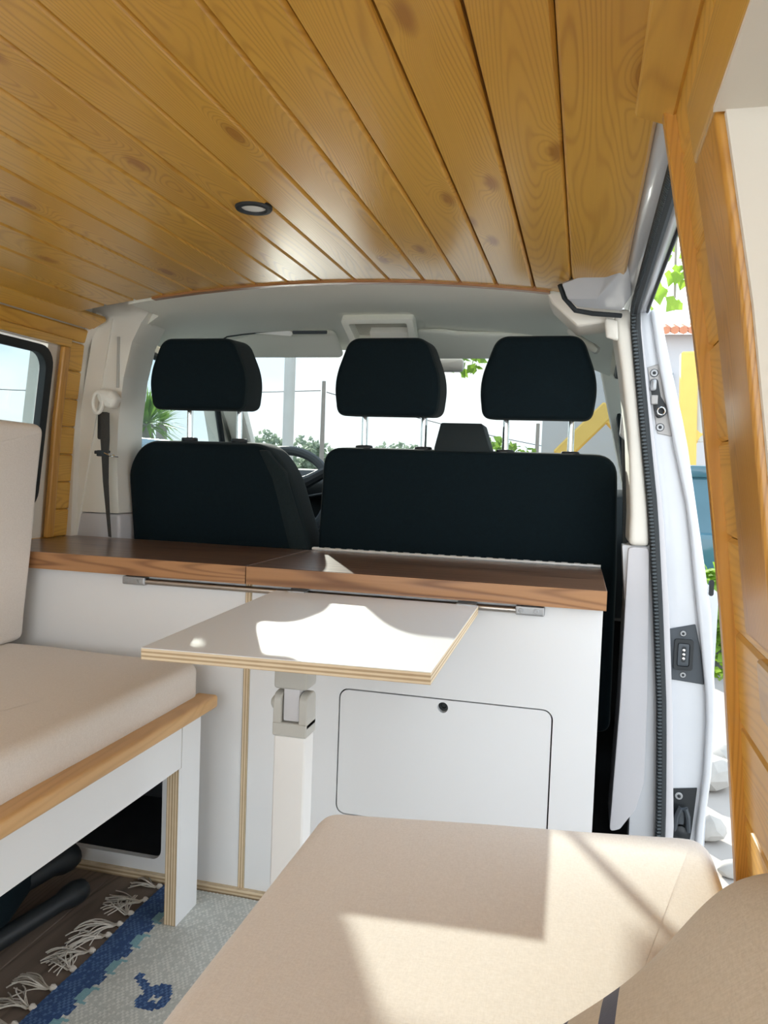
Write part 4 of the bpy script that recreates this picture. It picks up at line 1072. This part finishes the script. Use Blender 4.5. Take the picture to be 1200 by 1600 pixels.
# ---- sun visors, overhead tray, handle, wire, mirror, sticker
def visor(label, pts, y0, y1):
    t = thing('sun_visor', label, 'sun visor', ((pts[0][0] + pts[1][0]) / 2, y0, pts[0][1]))
    T = frame((0, y0, 0), (1, 0, 0), (0, y1 - y0, 0.11))
    bm = nb(); pad(bm, round_poly(pts, 0.014, 4), 0.014, 0.006, T, 0.001, k=3); obj('flap', bm, M['headliner'], t, ang=60)
    return t
def hpt(px, Y):  # height of the headliner underside
    return hl(px, Y)
v1 = thing('sun_visor', 'cream sun visor folded up behind the driver headrest', 'sun visor', (-0.90, 2.25, 1.26))
bm = nb(); T = frame((0, 2.275, 1.250), (1, 0, 0), (0, -0.86, 0.50))
pad(bm, rrect(-1.10, -0.715, 0.0, 0.115, 0.018), 0.014, 0.006, T @ Matrix.Translation((0, 0, 0.0)), 0.001, k=3); obj('flap', bm, M['headliner'], v1, ang=60)
v2 = thing('sun_visor', 'cream sun visor folded up above the right headrests', 'sun visor', (-0.30, 2.25, 1.25))
bm = nb(); T2 = frame((0, 2.275, 1.246), (1, 0, 0), (0, -0.86, 0.50))
pad(bm, round_poly([(-0.475, 0.0), (-0.09, 0.0), (-0.09, 0.085), (-0.16, 0.102), (-0.36, 0.112), (-0.40, 0.122), (-0.475, 0.122)], 0.014, 4), 0.014, 0.006, T2, 0.001, k=3); obj('flap', bm, M['headliner'], v2, ang=60)
bm = nb(); box(bm, -0.345, -0.285, 0.020, 0.075, -0.0012, -0.0004, T=T2); st = obj('warning_label', bm, M['yellow'], v2, label='yellow and white warning label')
bm = nb(); box(bm, -0.338, -0.292, 0.024, 0.052, -0.0018, -0.0012, T=T2); obj('white_field', bm, M['paper'], st)
bm = nb(); lathe(bm, [(0.009, 0), (0.009, 0.0006), (0.007, 0.0006)], T2 @ Matrix.Translation((-0.328, 0.038, -0.0026)), 14); obj('pictogram', bm, M['black_plastic'], st)
tray = thing('overhead_tray', 'cream recessed tray in the headliner between the two sun visors', 'tray', (-0.61, 2.12, 1.27))
TT = frame((-0.560, 2.10, 1.274), (1, 0, 0), (0, -0.75, 0.62))
bm = nb(); plate(bm, round_poly([(-0.085, -0.035), (0.098, -0.035), (0.100, 0.060), (-0.100, 0.060)], 0.008, 3), [round_poly([(-0.068, -0.020), (0.080, -0.020), (0.082, 0.046), (-0.080, 0.046)], 0.006, 3)], TT @ Matrix.Translation((0, 0, -0.030)), 0.036); obj('bezel', bm, M['headliner'], tray, bevel=0.002, seg=2)
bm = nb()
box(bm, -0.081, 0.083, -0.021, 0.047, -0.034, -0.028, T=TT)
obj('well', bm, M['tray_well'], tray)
bm = nb(); box(bm, -0.03, 0.078, -0.0195, 0.008, -0.0275, -0.004, T=TT); obj('inner_step', bm, M['cream'], tray, bevel=0.003)
gh = thing('grab_handle', 'small cream grab handle above the passenger door', 'handle', (0.0, 2.0, 1.22))
pts_ = [(-0.055, 1.98, 1.262), (-0.040, 1.975, 1.245), (-0.020, 1.975, 1.232), (0.0, 1.98, 1.222), (0.012, 1.99, 1.215)]
bm = nb(); tube(bm, pts_, [0.006, 0.010, 0.0105, 0.010, 0.006], 10); obj('grip', bm, M['cream'], gh, ang=60)
bm = nb(); tube(bm, [(p[0] + 0.004, p[1] + 0.03, p[2] + 0.004) for p in pts_], 0.010, 8); obj('recess', bm, M['grey_joint'], gh, ang=60)
wi = thing('wire', 'thin dark wire with a white paper tag along the left sun visor', 'wire', (-0.56, 2.15, 1.29))
bm = nb(); tube(bm, [(-1.06, 2.14, 1.268), (-1.03, 2.13, 1.280), (-0.98, 2.125, 1.285), (-0.93, 2.12, 1.288), (-0.86, 2.12, 1.289), (-0.80, 2.12, 1.291), (-0.72, 2.12, 1.290)], 0.0022, 6); obj('cable', bm, M['black_rubber'], wi)
bm = nb(); prism(bm, [(-0.935, 1.286), (-0.825, 1.277), (-0.815, 1.288), (-0.835, 1.292)], lambda x, z: Vector((x, 2.112, z)), lambda x, z: Vector((x, 2.1135, z))); obj('paper_tag', bm, M['paper'], wi)
bm = nb(); tube(bm, [(-0.82, 2.114, 1.288), (-0.72, 2.116, 1.288)], 0.005, 8); obj('sleeve', bm, M['slate_plastic'], wi)
mi_ = thing('mirror', 'small dark rear view mirror at the top of the windscreen', 'mirror', (-0.43, 2.34, 1.20))
bm = nb(); pad(bm, rrect(-0.50, -0.36, 1.205, 1.245, 0.012), 0.02, 0.006, ZX((0, 2.33, 0)), 0.002, k=3); obj('housing', bm, M['grey_plastic'], mi_)
bm = nb(); tube(bm, [(-0.43, 2.33, 1.24), (-0.43, 2.335, 1.275)], 0.006, 8); obj('stem', bm, M['grey_plastic'], mi_)

# ---- striker hardware on the right pillar
TP = ZX((0, 1.765, 0))
def pplate(bm, pts, y, th): plate(bm, pts, [], ZX((0, y, 0)), th)
s1 = thing('striker_plate', 'bare metal upper striker plate with two screws on the white pillar', 'latch', (0.145, 1.763, 1.0))
bm = nb(); pplate(bm, [(0.118, 1.143), (0.142, 1.151), (0.176, 0.998), (0.145, 1.004)], 1.765, 0.003); obj('plate', bm, M['plate_metal'], s1, bevel=0.001, seg=1)
bm = nb(); pplate(bm, round_poly([(0.124, 1.118), (0.140, 1.120), (0.148, 1.082), (0.160, 1.063), (0.157, 1.040), (0.142, 1.034), (0.134, 1.060)], 0.008, 3), 1.762, 0.002); obj('slot', bm, M['black_plastic'], s1)
bm = nb(); pad(bm, round_poly([(0.124, 1.092), (0.138, 1.092), (0.138, 1.118), (0.126, 1.116)], 0.006, 3), 0.014, 0.004, ZX((0, 1.760, 0)), 0.001, k=2); obj('wedge', bm, M['zinc'], s1)
bm = nb(); pad(bm, rrect(0.128, 0.142, 1.064, 1.084, 0.002, 2), 0.010, 0.002, ZX((0, 1.760, 0)), 0, k=2); obj('block', bm, M['plate_metal'], s1)
bm = nb(); lathe(bm, [(0.012, 0), (0.012, 0.012), (0.0075, 0.012), (0.006, 0.004)], frame((0.149, 1.760, 1.050), (1, 0, 0), (0, 0, 1)), 18); obj('striker_pin', bm, M['black_plastic'], s1)
bm = nb(); tube(bm, [(0.149 + 0.0078 * math.cos(2 * PI * k / 16), 1.7475, 1.050 + 0.0078 * math.sin(2 * PI * k / 16)) for k in range(16)], 0.0016, 6, closed=True); obj('pin_ring', bm, M['chrome'], s1)
for c in ((0.1325, 1.7618, 1.131), (0.150, 1.7618, 1.017)): screw(s1, c, 0.0078)
s2 = thing('contact_plate', 'slate grey plate with electrical contacts half way up the white pillar', 'contact plate', (0.225, 1.763, 0.48))
bm = nb(); pplate(bm, [(0.190, 0.590), (0.242, 0.604), (0.256, 0.545), (0.266, 0.477), (0.199, 0.482)], 1.765, 0.004); obj('plate', bm, M['slate_plastic'], s2, bevel=0.0015, seg=1)
bm = nb(); plate(bm, rrect(0.202, 0.240, 0.505, 0.571, 0.006), [rrect(0.208, 0.233, 0.513, 0.563, 0.005)], ZX((0, 1.761, 0)), 0.006); obj('socket_rim', bm, M['black_plastic'], s2, bevel=0.001, seg=1)
bm = nb(); pad(bm, rrect(0.209, 0.232, 0.514, 0.562, 0.004, 3), 0.006, 0.002, ZX((0, 1.761, 0)), 0, k=2); obj('socket', bm, M['slate_plastic'], s2)
bm = nb(); pplate(bm, rrect(0.2165, 0.2255, 0.522, 0.556, 0.004, 3), 1.7555, 0.001); obj('contact_slot', bm, M['black_plastic'], s2)
for z in (0.530, 0.539, 0.548):
    bm = nb(); lathe(bm, [(0.003, 0), (0.003, 0.0014), (0.0015, 0.002)], frame((0.221, 1.7545, z), (1, 0, 0), (0, 0, 1)), 10); obj('contact', bm, M['chrome'], s2)
for c in ((0.2185, 1.7608, 0.5825), (0.2225, 1.7608, 0.494)): screw(s2, c, 0.0062)
s3 = thing('latch', 'black lower latch with a striker loop at the foot of the white pillar', 'latch', (0.24, 1.763, 0.12))
bm = nb(); pplate(bm, [(0.214, 0.246), (0.264, 0.254), (0.258, 0.163), (0.252, 0.11), (0.219, 0.11)], 1.765, 0.003); obj('plate', bm, M['black_plastic'], s3, bevel=0.001, seg=1)
bm = nb(); tube(bm, [(0.222, 1.755, 0.16), (0.224, 1.745, 0.195), (0.230, 1.742, 0.214), (0.240, 1.742, 0.214), (0.246, 1.745, 0.195), (0.250, 1.755, 0.16)], 0.0055, 8); obj('striker_loop', bm, M['slate_plastic'], s3)
bm = nb(); pad(bm, rrect(0.226, 0.240, 0.175, 0.205, 0.004, 3), 0.016, 0.004, ZX((0, 1.763, 0)), 0, k=2); obj('block', bm, M['slate_plastic'], s3)
bm = nb(); lathe(bm, [(0.013, 0), (0.013, 0.010), (0.006, 0.014)], frame((0.234, 1.762, 0.158), (1, 0, 0), (0, 0, 1)), 16); obj('pivot', bm, M['black_plastic'], s3)
screw(s3, (0.228, 1.7618, 0.232), 0.008)

# ================================================================== OUTSIDE
GZ = -0.55
bm = nb(); box(bm, -70, 70, -60, 90, GZ - 0.2, GZ); obj('ground', bm, M['concrete'], None, kind='structure')
def pole(label, x, y, h, r0, r1, mat, name='utility_pole', arm=False):
    t = thing(name, label, 'pole', (x, y, GZ))
    bm = nb(); tube(bm, [(x, y, GZ), (x, y, GZ + h)], [r0, r1], 12); obj('shaft', bm, M[mat], t)
    if arm:
        bm = nb(); box(bm, x - 0.5, x + 0.5, y - 0.05, y + 0.05, GZ + h - 0.35, GZ + h - 0.25); obj('cross_arm', bm, M[mat], t)
    bm = nb(); lathe(bm, [(r0 * 1.5, 0), (r0 * 1.5, 0.10), (r0 * 1.1, 0.16)], Matrix.Translation((x, y, GZ)), 12); obj('footing', bm, M['pole'], t)
    return t
pole('tall pale lamp post seen through the windscreen right of the driver headrest', -4.49, 11.5, 9.0, 0.09, 0.08, 'pole', 'lamp_post')
pole('thin grey utility pole seen through the windscreen above the steering wheel', -8.2, 24.0, 4.3, 0.09, 0.06, 'timber')
pole('thin dark pole behind the right headrest posts', -1.3, 22.0, 2.95, 0.06, 0.05, 'timber')
def wire_out(label, a, b, sag):
    a, b = Vector(a), Vector(b)
    bm = nb(); tube(bm, [a.lerp(b, i / 12) - Vector((0, 0, sag * 4 * (i / 12) * (1 - i / 12))) for i in range(13)], 0.014, 5)
    tag(obj('overhead_wire', bm, M['black_rubber']), label, 'wire')
wire_out('overhead wire running from the utility pole to the left', (-8.3, 24.0, 3.45), (-34, 22, 4.2), 0.5)
wire_out('overhead wire running from the utility pole down to the right', (-8.1, 24.0, 3.4), (4, 40, 1.9), 0.4)
def foliage(bm, c, rad, n, size, rnd, flat=1.0):
    for _ in range(n):
        u = Vector((rnd.gauss(0, 1), rnd.gauss(0, 1), rnd.gauss(0, 1))).normalized() * rnd.uniform(0.55, 1.0) ** 0.5
        p = Vector(c) + Vector((u.x * rad[0], u.y * rad[1], u.z * rad[2]))
        a = Vector((rnd.gauss(0, 1), rnd.gauss(0, 1), rnd.gauss(0, 0.7))).normalized(); b = a.orthogonal().normalized()
        b = (b + a.cross(b) * rnd.uniform(-1, 1)).normalized(); s = size * rnd.uniform(0.6, 1.3)
        vs = [bm.verts.new(p + a * s), bm.verts.new(p + b * s * 0.55), bm.verts.new(p - a * s * 0.8), bm.verts.new(p - b * s * 0.55)]
        bm.faces.new(vs)
def bush(name, label, c, rad, n, size, mat, seed, trunk=True, group=None, cat='tree'):
    rnd = random.Random(seed)
    t = thing(name, label, cat, (c[0], c[1], GZ), group)
    bm = nb()
    for k in range(5):
        o = Vector((rnd.uniform(-.55, .55) * rad[0], rnd.uniform(-.5, .5) * rad[1], rnd.uniform(-.45, .45) * rad[2]))
        foliage(bm, Vector(c) + o, [r * 0.62 for r in rad], n // 5, size, rnd)
    obj('crown', bm, M[mat], t, shade=False, kind='stuff')
    if trunk:
        bm = nb(); tube(bm, [(c[0], c[1], GZ), (c[0] + 0.05, c[1], c[2])], [0.09 * rad[2], 0.05 * rad[2]], 8); obj('trunk', bm, M['timber'], t)
    return t
bush('tree', 'dull green tree beyond the windscreen left of the lamp post', (-13.3, 32, 1.1), (1.3, 1.1, 1.5), 900, 0.17, 'leaf_hazed', 11)
bush('tree', 'dull green tree beyond the windscreen right of the utility pole foot', (-10.2, 29, 1.0), (1.0, 0.9, 1.2), 800, 0.15, 'leaf_hazed', 12)
bush('tree', 'far low tree line seen between the middle headrest posts', (-10.5, 48, 1.2), (3.6, 1.5, 1.5), 1000, 0.22, 'leaf_hazed', 13)
bush('bush', 'light green bushes below the right headrest beyond the windscreen', (-1.0, 11.2, 1.0), (0.55, 0.5, 0.5), 900, 0.06, 'leaf_palm', 14, cat='bush')
# hanging branch in front of the windscreen
rnd = random.Random(5)
hb = thing('branch', 'leafy branch hanging into the view above the middle headrest', 'branch', (-1.1, 7.0, 1.9))
bm = nb(); foliage(bm, (-1.10, 7.0, 1.95), (0.22, 0.2, 0.16), 90, 0.06, rnd); obj('leaf', bm, M['leaf'], hb, shade=False, kind='stuff')
bm = nb(); tube(bm, [(-1.1, 7.0, 1.9), (-1.0, 7.1, 2.4), (-0.6, 7.3, 3.2), (0.4, 7.6, 3.6), (3.0, 9.4, 3.8), (3.1, 9.5, GZ)], [0.008, 0.012, 0.02, 0.03, 0.06, 0.09], 6); obj('twig', bm, M['timber'], hb)
# spiky yucca beyond the driver window
def yucca(label, c, h, n, L, seed):
    rnd = random.Random(seed)
    t = thing('yucca', label, 'plant', (c[0], c[1], GZ))
    bm = nb(); tube(bm, [(c[0], c[1], GZ), (c[0], c[1], GZ + h)], [0.12, 0.09], 8); obj('trunk', bm, M['timber'], t)
    for i in range(n):
        th = rnd.uniform(0, 2 * PI); el = rnd.uniform(-0.45, 1.35); l = L * rnd.uniform(0.7, 1.15)
        d = Vector((math.cos(th) * math.cos(el), math.sin(th) * math.cos(el), math.sin(el))); s = d.cross(Vector((0, 0, 1)));
        s = s.normalized() * 0.035 * L; base = Vector((c[0], c[1], GZ + h))
        bm = nb(); m1 = base + d * l * 0.5; e = base + d * l - Vector((0, 0, 0.12 * l))
        v = [bm.verts.new(base - s * .5), bm.verts.new(base + s * .5), bm.verts.new(m1 + s), bm.verts.new(m1 - s), bm.verts.new(e)]
        bm.faces.new((v[0], v[1], v[2], v[3])); bm.faces.new((v[3], v[2], v[4])); obj('frond', bm, M['leaf_palm'], t, shade=False)
yucca('large spiky yucca beyond the driver door window', (-6.4, 10.6, 0), 2.05, 150, 0.70, 3)
yucca('smaller spiky yucca right of the large one, left of the driver headrest', (-6.85, 11.8, 0), 2.15, 80, 0.50, 4)
# neighbour's parked van on the left
def vehicle(name, label, x0, x1, y0, y1, h, sill, paint, cat='car'):
    t = thing(name, label, cat, ((x0 + x1) / 2, (y0 + y1) / 2, GZ))
    bm = nb(); box(bm, x0, x1, y0, y1, GZ + 0.30, GZ + sill); obj('body', bm, M[paint], t, bevel=0.08, seg=3)
    bm = nb(); i = 0.10
    a = [bm.verts.new(p) for p in ((x0 + .02, y0 + .25, GZ + sill), (x1 - .02, y0 + .25, GZ + sill), (x1 - .02, y1 - .25, GZ + sill), (x0 + .02, y1 - .25, GZ + sill))]
    b = [bm.verts.new(p) for p in ((x0 + i, y0 + .45, GZ + h - .06), (x1 - i, y0 + .45, GZ + h - .06), (x1 - i, y1 - .5, GZ + h - .06), (x0 + i, y1 - .5, GZ + h - .06))]
    for k in range(4): bm.faces.new((a[k], a[(k + 1) % 4], b[(k + 1) % 4], b[k]))
    bm.faces.new(b); bmesh.ops.recalc_face_normals(bm, faces=bm.faces[:]); obj('windows', bm, M['car_glass'], t)
    bm = nb(); box(bm, x0 + i - .03, x1 - i + .03, y0 + .42, y1 - .47, GZ + h - .06, GZ + h + .04); obj('roof', bm, M[paint], t, bevel=0.03, seg=2)
    for xx in (x0, x1):
        for yy_ in (y0 + 0.75, y1 - 0.75):
            bm = nb(); lathe(bm, [(0.30, -0.1), (0.32, -0.06), (0.32, 0.06), (0.30, 0.1), (0.16, 0.105), (0.12, 0.07)], frame((xx, yy_, GZ + 0.32), (0, 1, 0), (0, 0, 1)), 18); obj('wheel', bm, M['black_rubber'], t)
    return t
vehicle('van', 'pale blue parked van seen below the yucca through the driver window', -5.8, -4.0, 4.6, 9.0, 1.66, 0.98, 'car_blue', 'van')
vehicle('car', 'parked car with dark bluish windows beyond the sliding door', 0.72, 2.5, 6.2, 8.8, 1.56, 1.08, 'car_glass')
# white house with tiled roof and the yellow machine on the right
hs = thing('house', 'white rendered house with a terracotta roof edge on the right', 'house', (4.0, 15, GZ))
bm = nb(); box(bm, -0.7, 9, 13.0, 19, GZ, 3.2); obj('wall', bm, M['house'], hs)
bm = nb(); box(bm, 0.6, 1.25, 12.94, 13.0, 1.5, 2.6); wf = obj('window', bm, M['car_glass'], hs)
for i in range(34):
    bm = nb(); x = 0.85 + 0.125 * i
    tube(bm, [(x, 12.75, 3.22), (x, 13.9, 3.50)], [0.062, 0.062], 8); obj('roof_tile', bm, M['roof'], hs)
mc = thing('excavator', 'yellow excavator arm standing in front of the white house', 'machine', (0.9, 9.0, GZ))
def beam(name, pts, w, t, mat='crane'):
    bm = nb()
    for si_, (p, q) in enumerate(zip(pts, pts[1:])):
        t = t * (0.86 if si_ else 1.0)
        p, q = Vector(p), Vector(q); d = (q - p); L_ = d.length; T = frame(p, d, (0, 1, 0))
        box(bm, -0.06, L_ + 0.06, -t, t, -w, w, T=T)
    return obj(name, bm, M[mat], mc, bevel=0.02, seg=1)
q_ = 10.6 / 9.0
def E_(x, z): return (x * q_, 10.6, 0.9 + (z - 0.9) * q_)
beam('boom', [E_(-0.25, 1.18), E_(0.20, 1.66), E_(0.55, 1.30)], 0.11, 0.12)
beam('dipper_arm', [E_(0.62, 0.75), E_(1.10, 1.45)], 0.12, 0.07)
beam('mast', [E_(1.06, 1.10), E_(1.02, 2.25)], 0.10, 0.10)
bm = nb(); tube(bm, [E_(1.17, 1.35), E_(1.13, 2.1)], [0.07, 0.07], 10); obj('hydraulic_ram', bm, M['grey_joint'], mc)
bm = nb(); box(bm, -0.5, 1.6, 10.2, 11.5, GZ, 0.35); box(bm, -0.45, 0.35, 10.3, 11.0, 0.35, 1.05); obj('base', bm, M['crane'], mc, bevel=0.08, seg=2)
# vine with large single leaves above the sliding door
vn = thing('vine', 'bright green sunlit vine leaves beyond the top of the sliding door', 'vine', (0.75, 5.0, 2.0))
bm = nb(); tube(bm, [(2.35, 4.9, GZ), (2.3, 4.9, 3.1), (1.4, 5.1, 3.3), (0.5, 5.1, 2.9), (0.46, 5.0, 2.3), (0.47, 5.0, 2.0)], 0.008, 6); obj('stem', bm, M['timber'], vn)
rnd = random.Random(8)
for i in range(80):
    p = Vector((0.46 + rnd.gauss(0, 0.13), 5.0 + rnd.gauss(0, 0.15), rnd.uniform(1.92, 3.0)))
    a = Vector((rnd.gauss(0, .5), rnd.gauss(0, .4), -1)).normalized(); s = Vector((1, rnd.uniform(-.7, .7), rnd.uniform(-.3, .3))); s = (s - a * s.dot(a)).normalized(); n = a.cross(s); q = 0.062 * rnd.uniform(0.7, 1.25)
    bm = nb(); c = bm.verts.new(p + a * q * .3 - n * q * .15); rim = [bm.verts.new(p + a * q * u + s * q * v) for u, v in ((-.2, 0), (-.35, .45), (.15, .8), (.45, .45), (1.15, 0), (.45, -.45), (.15, -.8), (-.35, -.45))]
    for k in range(8): bm.faces.new((rim[k], rim[(k + 1) % 8], c))
    obj('leaf', bm, M['leaf'], vn, shade=False)
bush('hedge', 'sunlit green hedge behind the parked car beyond the sliding door', (1.0, 5.0, 0.12), (0.45, 0.32, 0.42), 1500, 0.06, 'leaf', 21, trunk=False, cat='hedge')
for i, (x, y, r) in enumerate(((0.63, 4.0, 0.12), (0.78, 4.3, 0.09), (0.56, 3.4, 0.07), (0.60, 3.1, 0.045))):
    bm = nb(); bmesh.ops.create_icosphere(bm, subdivisions=2, radius=r, matrix=Matrix.Translation((x, y, GZ + r * 0.55)) @ Matrix.Diagonal((1.2, 1, 0.7, 1)))
    soft(bm, r * 0.35, 9, i)
    tag(obj('rock', bm, M['stone'], None, ang=25), ['large pale rock on the ground by the hedge', 'pale rock behind the large one outside the door', 'small pale rock on the ground outside the door', 'smallest pale stone lying outside the sliding door'][i], 'rock', 'rocks outside the sliding door')
# unseen wall added behind the van to bounce sunlight into the interior
bounce_wall = thing('house', 'unseen pale wall added behind the van to bounce sunlight inside', 'house', (-1, -7.5, GZ))
bm = nb(); box(bm, -7, 5.5, -5.6, -4.6, GZ, 3.6); obj('wall', bm, M['bounce_white'], bounce_wall)
